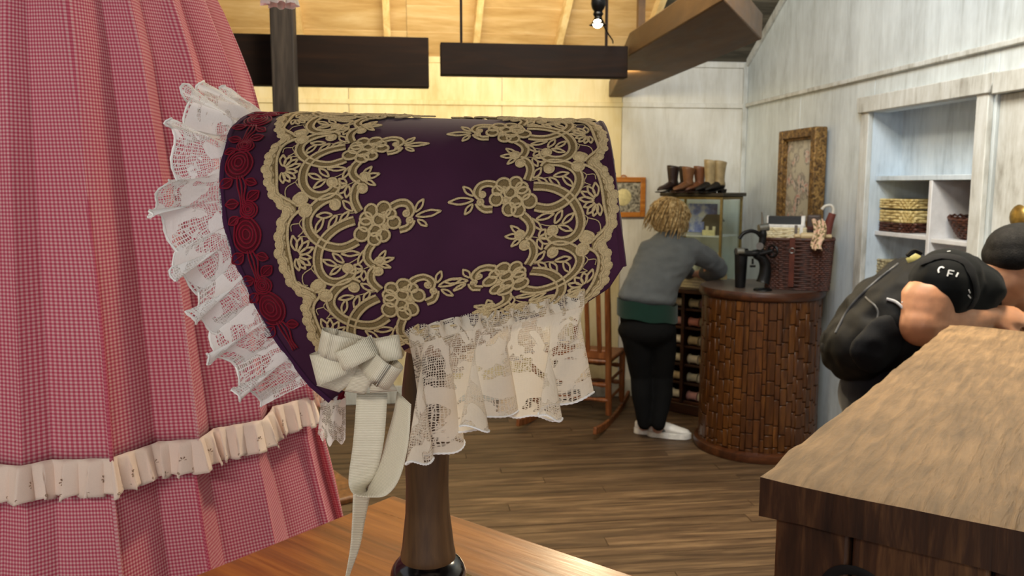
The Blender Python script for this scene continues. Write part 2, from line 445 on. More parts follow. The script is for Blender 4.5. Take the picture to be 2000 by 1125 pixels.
# roof
rf = struct('ceiling', MB().add([(XL-.08, YB+.08, EAVE+.03), (XR+.1, YB+.08, EAVE+.03), (XR+.1, RIDGE, roofz(RIDGE)+.075), (XL-.08, RIDGE, roofz(RIDGE)+.075), (XL-.08, YF, roofz(YF)+.075), (XR+.1, YF, roofz(YF)+.075)], [(3, 2, 1, 0), (4, 5, 2, 3)]), m_roofgrey)
XS = atroof(1262, 60).x
nb = 17
for i in range(nb):
    ya, yb = YB-(YB-RIDGE)*i/nb, YB-(YB-RIDGE)*(i+1)/nb
    for x0, x1, m in ((XL, .0, m_ply), (0, XS, m_ply), (XS, XR, m_roofgrey)):
        g = .0025; dz = R_.uniform(0, .003)
        vs = [(x, yy, roofz(yy)+h+dz) for h in (0.0, .022) for x, yy in ((x0+.001, ya-g), (x1-.001, ya-g), (x1-.001, yb+g), (x0+.001, yb+g))]
        obj('roof_board', MB().add(vs, [(0, 1, 2, 3), (7, 6, 5, 4), (0, 4, 5, 1), (1, 5, 6, 2), (2, 6, 7, 3), (3, 7, 4, 0)]), m, rf, 0, False)
for px in (430, 590, 757, 930, 1092, 1262):
    X = atroof(px, 70).x
    b = MB().bar((X, YB-.02, roofz(YB-.02)-.035), (X, RIDGE, roofz(RIDGE)-.035), .045, .075)
    obj('rafter', b, m_rafter if px < 1300 else m_roofgrey, rf, .003, False)
# post, hanging valance boards and boxed beam
YP = 3.5
pa, pb = at(527, 60, YP), at(573, 60, YP)
po = tag(obj('timber_post', MB().box(((pa.x+pb.x)/2, YP+.05, roofz(YP)/2-.06), (pb.x-pa.x, .1, roofz(YP)-.12)), m_post, None, .006, False), 'weathered grey timber post rising behind the purple bonnet', 'post')
origin_to_base(po)
va, vb = at(840, 75, 3.63), at(838, 172, 3.63)
vl = tag(obj('valance_board', MB().bbox((-1.75, 3.605, vb.z), (vb.x, 3.67, va.z)), m_valance, None, .004, False), 'long dark brown hanging valance board crossing behind the grey post', 'valance')
va, vb = at(860, 82, 3.95), at(1226, 152, 3.95)
vr = tag(obj('valance_board', MB().bbox((va.x, 3.95, vb.z), (vb.x, 4.02, va.z)), m_valance, None, .004, False), 'shorter dark brown hanging valance board ending at the boxed beam', 'valance')
# boxed beam running from the back wall towards the camera
b2 = at(1216, 190, YB-.03); bz = b2.z
x1_ = V(vb).x+.006
pl = [(x1_, 3.955), (x1_, 2.75), (b2.x, 3.45), (b2.x, YB-.032), (b2.x-.1, YB-.032)]
bm = tag(obj('boxed_beam', MB().prism(pl, bz, bz+.11), m_beam, None, .006, False), 'wide brown boxed ceiling beam running along the right side of the roof', 'beam')
for o in (vl, vr, bm): origin_to_base(o)
for yy in (3.6, 4.7):
    obj('hanger', MB().bbox((b2.x-.2, yy-.02, bz+.11-bz+bz), (b2.x-.16, yy+.02, roofz(yy)-.0)), m_beam, bm, 0, False, world=False).location = -bm.location
# second hanger pair carrying the valance boards
for o, xs, yy in ((vl, (-1.4, -.9), 3.63), (vr, (va.x+.1, vb.x-.1), 3.985)):
    for x in xs:
        obj('hanger', MB().bbox((x-.006, yy-.006, va.z-.02), (x+.006, yy+.006, roofz(yy))), m_valance, o, 0, False, world=False).location = -o.location
# spotlight
m_blackmetal = plain('black_metal', '#0c0b0b', .35, .6, .5)
te = NT('warm_bulb'); te.set_b(Base_Color=(1, .9, .7, 1), Emission_Color=(1, .86, .6, 1), Emission_Strength=14.0)
lp = at(1168, 46, 3.6)
sp = thing('spotlight', 'small black hanging spotlight with a glowing white bulb', 'lamp', lp+V((0, 0, -.02)), 0, None, True)
S = .0023
def lz(prof): return [(r*S, z*S) for r, z in prof]
bd = MB().lathe(lz([(.0, 20), (9, 20), (10, 17), (7, 12), (9, 7), (14, -1), (17, -3), (15, -3), (12, 1), (6, 9), (0, 10)]), lp, 20)
obj('shade', bd, m_blackmetal, sp)
obj('housing', MB().lathe(lz([(0, 18), (7, 18), (8, 22), (12, 28), (14, 36), (13, 46), (10, 52), (6, 56), (0, 57)]), lp, 20), m_blackmetal, sp)
obj('bulb', MB().ell(lp+V((-.004, -.01, -.002)), (.022, .022, .019)), te.m, sp)
zt = roofz(lp.y)
obj('stem', MB().tube([lp+V((0, 0, 56*S)), V((lp.x, lp.y, zt))], .006, 8), m_blackmetal, sp)
cw = at(1197, 84, 3.944)
obj('cord', MB().tube(catmull([lp+V((.02, 0, .0)), at(1188, 66, 3.7), at(1196, 78, 3.85), cw], 5), .0035, 6), m_blackmetal, sp)
li = bpy.data.lights.new('spot', 'SPOT'); li.energy = 60; li.color = (1, .8, .5); li.spot_size = 1.9; li.spot_blend = .6; li.shadow_soft_size = .02
lo = bpy.data.objects.new('spot_lamp', li); COL.objects.link(lo); lo.location = lp+V((0, -.02, -.045)); lo.rotation_euler = (V((.6, 2.2, 0))-lo.location).to_track_quat('-Z', 'Y').to_euler()
# ---------------------------------------------------------------- display table (foreground)
TZ = 1.18
m_table = wood('varnished_orange_wood', '#582a07', '#82460e', '#a2621a', 'X', 1.3, .32, .12, 'object', 16, .5, .1, .25)
tc = atz(768, 966, TZ); d1 = V((.704, -.71, 0)).normalized(); d2 = V((-.71, -.704, 0)).normalized()
ctr = tc+(d1+d2)*.31
tb = thing('display_table', 'orange-brown varnished wooden table under the bonnet stand', 'table', (ctr.x, ctr.y, 0), math.atan2(d1.y, d1.x))
obj('tabletop', MB().box((0, 0, TZ-.015), (.62, .62, .03)), m_table, tb, .004, False, world=False)
obj('apron', MB().box((0, 0, TZ-.08), (.54, .54, .1)), m_table, tb, .003, False, world=False)
for i in (-1, 1):
    for j in (-1, 1):
        obj('leg', MB().lathe([(.02, 0), (.026, .03), (.02, .08), (.03, .5), (.022, .9), (.034, 1.0), (.034, 1.05)], (i*.25, j*.25, 0), 14), m_table, tb, world=False)
# ---------------------------------------------------------------- rough wooden crate (right foreground)
CZ = 1.22
ca = atz(1485, 925, CZ); cb = atz(1855, 632, CZ)
cu = (cb-ca); CL = cu.length; cu.normalize(); cv = V((cu.y, -cu.x, 0))
def rough_top():
    t = NT('rough_sawn_wood'); v = t.coords('object', (1, 1, 1), False)
    v1 = t.n('VectorMath', {0: v, 1: (9, 85, 10)}, operation='MULTIPLY').outputs[0]
    v2 = t.n('VectorMath', {0: v, 1: (6, 6, 6)}, operation='MULTIPLY').outputs[0]
    n0 = t.noise(v, 5, 3)
    wv = t.n('TexWave', {'Vector': v, 'Scale': 22.0, 'Distortion': 6.0, 'Detail': 2.0, 'Detail Scale': 1.5}, bands_direction='Y').outputs[1]
    n1 = t.noise(v1, 1.0, 4, .6, .5); n2 = t.noise(v2, 2, 4)
    f = t.math('ADD', t.math('MULTIPLY', n1, .65), t.math('MULTIPLY', n2, .35))
    c = t.ramp(t.math('ADD', t.math('MULTIPLY', f, .8), t.math('MULTIPLY', n0, .2)), [(.32, hexc('#57422a')), (.5, hexc('#7d6344')), (.68, hexc('#a0805a'))])
    t.set_b(Base_Color=c, Roughness=.62); t.b.inputs['Specular IOR Level'].default_value = .3
    h = t.math('ADD', t.math('MULTIPLY', wv, .12), t.math('MULTIPLY', n1, .8)); t.bump(h, .9, .004); return t.m
m_rough = rough_top()
m_crate = wood('worn_dark_crate_wood', '#1e120b', '#402716', '#74502f', 'Z', 1.4, .6, .5, 'object', 9, .3, .25)
cr = thing('wooden_crate', 'large rough-sawn wooden crate counter with a pale worn top', 'crate', (ca.x, ca.y, 0), math.atan2(cu.y, cu.x))
# local frame: +x runs along cu, -y runs along cv
CW = 1.0
def lidmesh():
    mb = MB(); nx, ny = 60, 40
    def fn(u, v):
        x, y = u*CL, -v*CW
        e = min(x, -y, CL-x, CW+y)
        z = CZ-.0
        if e < .02: z -= .004*(1-e/.02)**2
        z += .0035*noise.noise(V((x*3, y*9, 0)))+.002*noise.noise(V((x*30, y*6, 3)))
        dx = .004*noise.noise(V((x*14, y*14, 9))) if e < .001 else 0
        return (x+dx, y+dx, z)
    mb.grid(fn, nx, ny)
    o = len(mb.v)
    ring = [(i, 0) for i in range(nx+1)]+[(nx, j) for j in range(1, ny+1)]+[(i, ny) for i in range(nx-1, -1, -1)]+[(0, j) for j in range(ny-1, 0, -1)]
    idx = [i*(ny+1)+j for i, j in ring]
    for q in idx:
        p = mb.v[q]; mb.v.append(V((p.x, p.y, CZ-.05+.003*noise.noise(p*20))))
    n = len(idx)
    for i in range(n): mb.f.append((idx[i], idx[(i+1) % n], o+(i+1) % n, o+i))
    mb.f.append(tuple(o+i for i in range(n)))
    return mb
lid = lidmesh()
obj('lid', lid, [m_rough], cr, world=False)
lm = bpy.data.objects.get('lid')
lm.data.materials.append(m_crate)
for p in lm.data.polygons:
    if abs(p.normal.z) < .5: p.material_index = 1
# front and side planks
def planks(x0, y0, dx, dy, L, ws):
    s = 0; k = 0
    while s < L-.01:
        w_ = min(ws[k % len(ws)], L-s); k += 1
        c = V((x0+dx*(s+w_/2), y0+dy*(s+w_/2), (CZ-.05)/2+.02))
        o = obj('plank', MB().box(c, (w_-.004 if dx else .025, w_-.004 if dy else .025, CZ-.09)), m_crate, cr, .004, False, world=False); s += w_
planks(.03, -.012, 0, -1, CW-.024, (.086, .137, .12, .15))
planks(.012+.03, -.02, 1, 0, CL-.06, (.13, .16, .11))
planks(CL-.03, -.012, 0, -1, CW-.024, (.13, .16, .11))
obj('base', MB().box((CL/2, -CW/2, .04), (CL-.02, CW-.0, .08)), m_crate, cr, .005, False, world=False)
obj('core', MB().box((CL/2, -CW/2-.01, CZ/2), (CL-.1, CW-.1, CZ-.12)), m_crate, cr, 0, False, world=False)
# black painted ring mark on the planks of the near end
m_paint = plain('black_stencil_paint', '#0d0b0a', .7, 0, .3, .2, 30)
st = MB()
cc = V((.0165, -.105, CZ-.122))
st.tube([cc+V((0, math.cos(a)*.032, math.sin(a)*.028)) for a in [math.pi*2*i/28 for i in range(28)]], .0055, 6, flat=.2, nrm=V((1, 0, 0)), closed=True)
obj('stencil_mark', st, m_paint, cr, world=False, label='black painted ring mark')
# ---------------------------------------------------------------- gingham dress
def gingham(name, p, d, m, l):
    t = NT(name); uv = t.n('UVMap').outputs[0]; s = t.n('SeparateXYZ', {0: uv})
    def stripe(c):
        f = t.math('FRACT', t.math('DIVIDE', c, p)); g = t.math('PINGPONG', f, .5)
        return t.n('MapRange', {0: g, 1: .2, 2: .3}).outputs[0]
    a = stripe(s.outputs[0]); b = stripe(s.outputs[1])
    f = t.math('MULTIPLY', t.math('ADD', a, b), .5)
    n = t.noise(t.coords('object'), 6, 3)
    c = t.ramp(f, [(0, hexc(l)), (.5, hexc(m)), (1, hexc(d))])
    c = t.mix(t.math('MULTIPLY', n, .35), c, hexc('#e08aa4'), 'MULTIPLY')
    t.set_b(Base_Color=c, Roughness=.85); t.b.inputs['Sheen Weight'].default_value = .2; t.b.inputs['Specular IOR Level'].default_value = .15
    tr = t.n('BsdfTranslucent', {0: c}); mx = t.n('MixShader', {0: .25, 1: t.b.outputs[0], 2: tr.outputs[0]})
    t.t.links.new(mx.outputs[0], t.t.nodes['Material Output'].inputs[0]); return t.m
m_ging = gingham('pink_gingham_cotton', .0043, '#d1536f', '#e78b98', '#f8d5d2')
m_eyelet = fabric('cream_eyelet_cotton', '#f1d9c8', .85, 700, .05, .2, .15)
DC = V((-.499, 1.271, 0))
PROF = [(.62, .43), (.8, .40), (1.03, .352), (1.18, .321), (1.45, .283), (1.71, .236), (1.82, .205), (1.93, .155), (2.0, .125)]
cam_ang = math.atan2(-DC.y, -DC.x)
PLE = []
rp = random.Random(11)
a = 0
while a < 2*math.pi:
    wd = rp.choice((.16, .2, .3, .42))*rp.uniform(.85, 1.15); PLE.append((a, wd, rp.uniform(.55, 1.25), rp.uniform(-.3, .3))); a += wd
tot = a; PLE = [(s*2*math.pi/tot, wd*2*math.pi/tot, h, sk) for s, wd, h, sk in PLE]
def skirt_pt(u, z, amp=1.0, extra=0.0, phase=0.0):
    th = (u*2*math.pi+phase) % (2*math.pi)
    for s, wd, h, sk in PLE:
        if s <= th < s+wd: break
    f = (th-s)/wd
    r = interp(PROF, z)
    fl = .25+.75*min(1, max(0, (1.95-z)/.5))
    A = (.016+.07*wd)*amp*h*fl
    # rolled fold: rounded top, sharp valley, leaning to one side
    lean = (.15+sk*.2)*wd*math.sin(2*math.pi*f)*fl
    b = math.sin(math.pi*f)**.9
    wob = .006*noise.noise(V((th*3, z*2.2, 4)))+.004*noise.noise(V((th*9, z*6, 8)))
    tt = th+lean*1.25+.03*noise.noise(V((th*1.3, z*1.5, 1)))
    rr = r-.012+A*b+wob+extra
    return V((DC.x+rr*math.cos(tt), DC.y+rr*math.sin(tt), z))
ZH = 1.235
dress = thing('gingham_dress', 'long pink and white gingham dress with cream eyelet ruffle', 'dress', (DC.x, DC.y, .62), 0, None, True)
def skirt(z0, z1, nz, name, amp, extra, phase, um):
    # cloth coordinate = true arc length around the folds, so the checks stay square
    NS = 1500; P = [skirt_pt(i/NS, (z0+z1)/2, amp, extra, phase) for i in range(NS+1)]; AL = [0.0]
    for a, b in zip(P, P[1:]): AL.append(AL[-1]+(b-a).length)
    mb = MB()
    mb.grid(lambda u, v: skirt_pt(u, lerp(z0, z1, v), amp, extra, phase), NS, nz, True, lambda u, v: (AL[min(NS, int(round(u*NS)))], lerp(z0, z1, v)))
    o = obj(name, mb, m_ging, dress, sharp=False)
    s = o.modifiers.new('s', 'SOLIDIFY'); s.thickness = .0012; return o
skirt(ZH, 2.0, 40, 'overskirt', 1.0, .006, 0, 2.15)
skirt(.62, ZH+.05, 30, 'underskirt', .85, -.006, .11, 2.3)
# eyelet ruffle
er = MB()
RN = 3000
RP0 = [skirt_pt(i/RN, ZH, .8, .012, 0) for i in range(RN+1)]
RA = [0.0]
for a, b in zip(RP0, RP0[1:]): RA.append(RA[-1]+(b-a).length)
NR = 1700; RB = []; k = 0
for i in range(NR+1):
    q = RA[-1]*i/NR
    while k < RN-1 and RA[k+1] < q: k += 1
    RB.append(RP0[k].lerp(RP0[k+1], (q-RA[k])/max(1e-9, RA[k+1]-RA[k])))
def rufz(u, v):
    i = int(round((u % 1)*NR)) % NR; s_ = RA[-1]*i/NR
    T = (RB[(i+14) % NR]-RB[i-14]); T = V((T.x, T.y, 0)).normalized(); d = V((T.y, -T.x, 0)); p = RB[i]
    ph = s_/.0255*2*math.pi+2.2*noise.noise(V((s_*9, 1, 2)))
    am = 1+.5*noise.noise(V((s_*16, 5, 5)))
    k_ = .0075*am*v**.55*(.5+math.sin(ph))+.007*v+.002
    z = ZH+.003-.044*v+.0045*abs(math.sin(s_/.019*math.pi))*max(0, (v-.7)/.3)
    return V((p.x, p.y, z))+d*k_+T*(.0042*am*v**.6*math.sin(2*ph+.6))
er.grid(rufz, NR, 9, True)
o = obj('eyelet_ruffle', er, m_eyelet, dress, sharp=False, label='gathered cream eyelet ruffle with scalloped hem')
s = o.modifiers.new('s', 'SOLIDIFY'); s.thickness = .0012
# eyelet holes: small dark stitched rings along the hem
m_eye = plain('eyelet_stitch', '#a5866f', .9)
eh = MB()
for i in range(248):
    u = (i+.5)/248; p = rufz(u, .86); q = rufz(u+.0008, .86); t = (q-p); t = t.normalized(); d = V((p.x-DC.x, p.y-DC.y, 0)).normalized()
    eh.tube([p+d*.0008+(t*math.cos(a)+V((0, 0, 1))*math.sin(a))*.0013 for a in [k*math.pi/3 for k in range(6)]], .0005, 4, closed=True)
for i in range(62):
    u = (i+.5)/62; p = rufz(u, .52); q = rufz(u+.0008, .52); t = (q-p).normalized(); d = V((p.x-DC.x, p.y-DC.y, 0)).normalized()
    for k in range(6):
        a = k*math.pi/3; e = t*math.cos(a)+V((0, 0, 1))*math.sin(a)
        eh.tube([p+d*.001+e*.0015, p+d*.001+e*.0045], [.0004, .0009], 4)
obj('eyelet_embroidery', eh, m_eye, dress)['kind'] = 'stuff'
# bodice, sleeve and cuff (mostly above the frame)
bo = MB(); bo.grid(lambda u, v: V((DC.x+interp([(0, .125), (.5, .16), (.8, .17), (1, .07)], v)*math.cos(u*2*math.pi), DC.y+interp([(0, .10), (.5, .12), (.8, .12), (1, .06)], v)*math.sin(u*2*math.pi), lerp(1.99, 2.42, v))), 48, 16, True, lambda u, v: (u*.9, v*.43))
obj('bodice', bo, m_ging, dress)
obj('waistband', MB().lathe([(.128, 1.985), (.134, 1.99), (.134, 2.02), (.128, 2.025)], (DC.x, DC.y, 0), 40), m_eyelet, dress)
cf = atd(545, -14, 1.36)
sh = V((DC.x+.13, DC.y+.1, 2.36))
sl = MB(); pts = catmull([sh, sh+V((.08, .03, -.04)), sh.lerp(cf, .55)+V((.05, .02, .06)), cf], 6); rr = [lerp(.055, .04, i/(len(pts)-1))*(1.25 if 3 < i < 12 else 1) for i in range(len(pts))]
sl.tube(pts, rr, 20, False); obj('sleeve', sl, m_ging, dress)
cu_ = MB(); cu_.grid(lambda u, v: cf+V(((.026+.007*math.sin(u*2*math.pi*9)*v)*math.cos(u*2*math.pi), (.026+.007*math.sin(u*2*math.pi*9)*v)*math.sin(u*2*math.pi), .012-.03*v-.003*abs(math.sin(u*math.pi*9))*v)), 90, 6, True)
obj('cuff', cu_, plain('white_cotton', '#ece8e2', .85), dress, label='white gathered cuff')
ds = thing('dress_stand', 'dark metal stand carrying the gingham dress', 'stand', (DC.x, DC.y, 0))
obj('base', MB().lathe([(.0, 0), (.2, 0), (.2, .012), (.05, .03), (.0, .03)], (0, 0, 0), 32), m_blackmetal, ds, world=False)
obj('pole', MB().tube([(0, 0, .02), (0, 0, 2.3)], .014, 12), m_blackmetal, ds, world=False)
# ---------------------------------------------------------------- bonnet
BD = .70
BR = .105
B_O = CAM+FH*BD+RGT*(-170/FPX*BD); B_O.z = 1.501
tl = math.radians(1.3)
B_X = RGT*math.cos(tl)-V((0, 0, 1))*math.sin(tl); B_Y = FH.copy(); B_Z = B_X.cross(B_Y)
L1 = BR*math.pi/2
def prof(t):
    s = -1 if t >= 0 else 1; a = abs(t)
    if a < L1: return s*BR*math.sin(a/BR), BR*math.cos(a/BR), s*math.sin(a/BR), math.cos(a/BR)
    return s*(BR-.10*(a-L1)), -(a-L1), s*1.0, -.1
def S(a, t, h=0.0):
    y, z, ny, nz = prof(t)
    return B_O+B_X*a+B_Y*(y+ny*h)+B_Z*(z+nz*h)
def SN(t):
    _, _, ny, nz = prof(t); return (B_Y*ny+B_Z*nz).normalized()
TS = [i*.0005 for i in range(-30, 620)]
PF = [prof(t)[:2] for t in TS]
def pix(px, py):
    """pixel -> (a, t) on the near side of the bonnet surface"""
    d = ray(px, py); o = CAM-B_O
    dy, dz, oy, oz = d.dot(B_Y), d.dot(B_Z), o.dot(B_Y), o.dot(B_Z)
    best = None; g0 = None
    for t, (y, z) in zip(TS, PF):
        g = (y-oy)*dz-(z-oz)*dy
        if g0 is not None and g0*g <= 0 and t >= -.002:
            k = (y-oy)/dy
            if best is None or k < best[0]: best = (k, t)
        g0 = g
    if best is None:
        # just outside the silhouette: nearest sample
        m = min(zip(TS, PF), key=lambda q: abs((q[1][0]-oy)*dz-(q[1][1]-oz)*dy)); best = ((m[1][0]-oy)/dy, m[0])
    k, t = best
    return (o+d*k).dot(B_X), max(t, 0.0)
FE = [pix(*p) for p in ((490, 226), (455, 252), (437, 310), (433, 370), (440, 430), (458, 500), (485, 560), (520, 630), (560, 690), (605, 748), (645, 782))]
BE = [pix(*p) for p in ((1178, 244), (1190, 290), (1197, 340), (1205, 420), (1212, 470), (1218, 520))]
BO = [pix(*p) for p in ((645, 782), (700, 745), (760, 700), (820, 668), (900, 645), (1000, 630), (1090, 608), (1140, 595), (1190, 562), (1218, 520))]
def af(t): return interp([(tt, a) for a, tt in FE], abs(t))
def ab(t): return interp([(tt, a) for a, tt in BE], abs(t))
BU = [((a-af(t))/(ab(t)-af(t)), t) for a, t in BO]; BU[0] = (0, BU[0][1]); BU[-1] = (1, BU[-1][1])
def tbot(u): return interp(BU, u)
def SU(u, v, h=0.0):
    t = v*tbot(u); return S(lerp(af(t), ab(t), u), t, h)
def velvet(name, col, nz=.1):
    t = NT(name); v = t.coords('object'); f = t.noise(v, 2600, 2); g = t.noise(v, 14, 3); c = hexc(col)
    t.set_b(Base_Color=t.ramp(g, [(.3, tuple(x*.8 for x in c[:3])), (.7, tuple(x*1.15 for x in c[:3]))]), Roughness=.8)
    t.b.inputs['Sheen Weight'].default_value = .12; t.b.inputs['Sheen Roughness'].default_value = .4; t.b.inputs['Specular IOR Level'].default_value = .15
    t.bump(f, .1, .001); return t.m
m_purple = velvet('dark_plum_cloth', '#3a1a30')
m_lining = velvet('purple_lining', '#3a1836')
bt = V((B_O.x, B_O.y, 1.35))
bon = thing('bonnet', 'dark purple bonnet with beige lace, red rose trim and white ruffles', 'bonnet', bt, 0, None, True)
sh_ = MB().grid(lambda u, v: SU(u, 2*v-1), 90, 120)
o = obj('brim_and_crown', sh_, m_purple, bon, sharp=False)
s = o.modifiers.new('s', 'SOLIDIFY'); s.thickness = .004; s.offset = 1
# back panel, gently domed
edge = [SU(1, -1+2*i/60) for i in range(61)]
cen = sum(edge, V((0, 0, 0)))/61
bp = MB().grid(lambda u, v: (lambda e: e.lerp(cen, v)+B_X*(.007*math.sin(v*math.pi/2)**.6)+B_X*(.0015*math.sin(u*math.pi*36)*(1-v)*v*4))(SU(1, -1+2*u)), 120, 10)
o = obj('back_panel', bp, m_purple, bon, sharp=False)
# piping along the edges
obj('front_piping', MB().tube([SU(0, -1+2*i/90, .0) for i in range(91)], .0022, 8), m_lining, bon)
obj('back_piping', MB().tube([SU(1, -1+2*i/60, -.001) for i in range(61)], .0024, 8), m_purple, bon)
# ---- beige guipure lace, traced once as a motif and repeated along each band
ZS = .0001057
PER = 620*ZS
def uvz(x, y):
    rx, ry = x-1255, y-640
    return ((-.97*rx+.24*ry)*ZS, (.24*rx+.97*ry)*ZS)
BANDS = [([(700, 590), (800, 583), (900, 606), (980, 655), (1040, 730), (1072, 820), (1060, 895), (1010, 942), (940, 955), (880, 930), (862, 893)], 25),
         ([(735, 735), (830, 738), (910, 700), (975, 630), (1010, 550), (1005, 470), (960, 415), (890, 385), (820, 378), (765, 395), (748, 432)], 25),
         ([(648, 548), (657, 480), (640, 425), (600, 388), (560, 380)], 22),
         ([(655, 800), (710, 840), (735, 890), (725, 945), (690, 982)], 22),
         ([(440, 612), (380, 605), (325, 635), (318, 690), (350, 712)], 19),
         ([(335, 748), (380, 790), (445, 785)], 18)]
KNOBS = [(888, 888, 34), (786, 436, 34), (573, 412, 32), (668, 945, 33), (356, 690, 20), (352, 745, 20), (978, 300, 40), (988, 388, 44), (1150, 908, 40), (525, 715, 26), (500, 640, 22)]
PETALS = [(490, 603, 50), (573, 577, 43), (622, 612, 42), (690, 700, 50), (640, 650, 46), (455, 652, 34), (458, 715, 44), (560, 772, 46), (622, 772, 46), (596, 716, 42), (545, 655, 40)]
LEAVES = [((300, 735), (132, 771), 44), ((295, 705), (213, 648), 36), ((300, 765), (260, 840), 32),
          ((530, 335), (443, 285), 32), ((525, 350), (420, 365), 34), ((535, 360), (483, 430), 28),
          ((655, 335), (688, 283), 36), ((660, 342), (742, 322), 36), ((660, 350), (745, 378), 36), ((652, 358), (700, 425), 36),
          ((690, 525), (728, 436), 40), ((715, 520), (795, 552), 30), ((800, 508), (884, 566), 36), ((830, 492), (930, 455), 36), ((892, 487), (980, 560), 36),
          ((720, 818), (812, 895), 32), ((760, 822), (874, 768), 36), ((892, 835), (927, 738), 38), ((945, 832), (1012, 750), 36), ((920, 850), (1022, 872), 32),
          ((1150, 610), (1128, 512), 40), ((1140, 620), (1078, 545), 38), ((1135, 632), (1040, 590), 38), ((1135, 645), (1030, 645), 36), ((1140, 660), (1075, 700), 36), ((1150, 670), (1105, 745), 38), ((1163, 672), (1150, 755), 36), ((1175, 665), (1195, 745), 34)]
THREADS = [[(1010, 425), (1058, 452), (1050, 510), (1100, 530)], [(1058, 452), (1112, 440), (1128, 480)], [(1020, 480), (1050, 510), (1040, 560)], [(1085, 780), (1112, 805), (1100, 850), (1135, 878)], [(1112, 770), (1190, 785), (1222, 845), (1200, 868)], [(1112, 805), (1112, 770), (1080, 750)], [(670, 545), (780, 508), (900, 482)], [(688, 800), (790, 850), (900, 852), (950, 820)], [(530, 345), (660, 345)], [(1100, 530), (1040, 560), (1030, 600)]]
EDGE = [(1020, 372), (1085, 395), (1130, 435), (1165, 510), (1190, 590), (1215, 680), (1248, 768), (1254, 815), (1212, 880), (1180, 928)]
SCAL_ = [(1100, 335, 44), (1165, 398, 46), (1215, 480, 48), (1262, 585, 48), (1280, 690, 46), (1288, 790, 46), (1270, 880, 44), (1235, 945, 42)]
SCAL = []
for (x_, y_, r_), (x2_, y2_, r2_) in zip(SCAL_, SCAL_[1:]+[(1248, 965, 40)]): SCAL += [(x_, y_, r_*.92), ((x_+x2_)/2-8, (y_+y2_)/2, r_*.86)]
class Band:
    def __init__(s, px, ext, flip, vref, nmean=None, bl=.0):
        s.nm = V((*nmean, 0)).normalized() if nmean else None; s.bl = bl
        pts = [pix(*p) for p in px]
        pts = [(pts[0][0]+ext*k*.01, pts[0][1]-k*.03) for k in range(7, 0, -1)]+pts
        c = catmull([(a, t, 0) for a, t in pts], 12); s.c = c
        L = [0.0]
        for p, q in zip(c, c[1:]): L.append(L[-1]+(q-p).length)
        s.L = L; s.flip = flip
        r = pix(*vref); i = min(range(len(c)), key=lambda i: (c[i]-V((r[0], r[1], 0))).length); s.v0 = L[i]
    def at(s, u, v, j=None):
        q = s.v0+v; L = s.L
        q2 = min(max(q, 0), L[-1]-1e-6)
        lo, hi = 0, len(L)-1
        while hi-lo > 1:
            m = (lo+hi)//2
            if L[m] <= q2: lo = m
            else: hi = m
        f = (q2-L[lo])/max(1e-9, L[lo+1]-L[lo]); p = s.c[lo].lerp(s.c[lo+1], f)
        i0, i1 = max(lo-9, 0), min(lo+10, len(L)-1)
        t = (s.c[i1]-s.c[i0]).normalized()
        n = V((t.y, -t.x, 0))*s.flip
        if s.nm is not None: n = n.lerp(s.nm, s.bl).normalized()
        p = p+t*(q-q2)+n*u
        return p.x, p.y
m_lace = plain('beige_guipure_cord', '#ccb488', .8, 0, .2, .2, 1500, .6)
m_lacefill = plain('beige_guipure_fill', '#a58c60', .9, 0, .15, .35, 2400, .9)
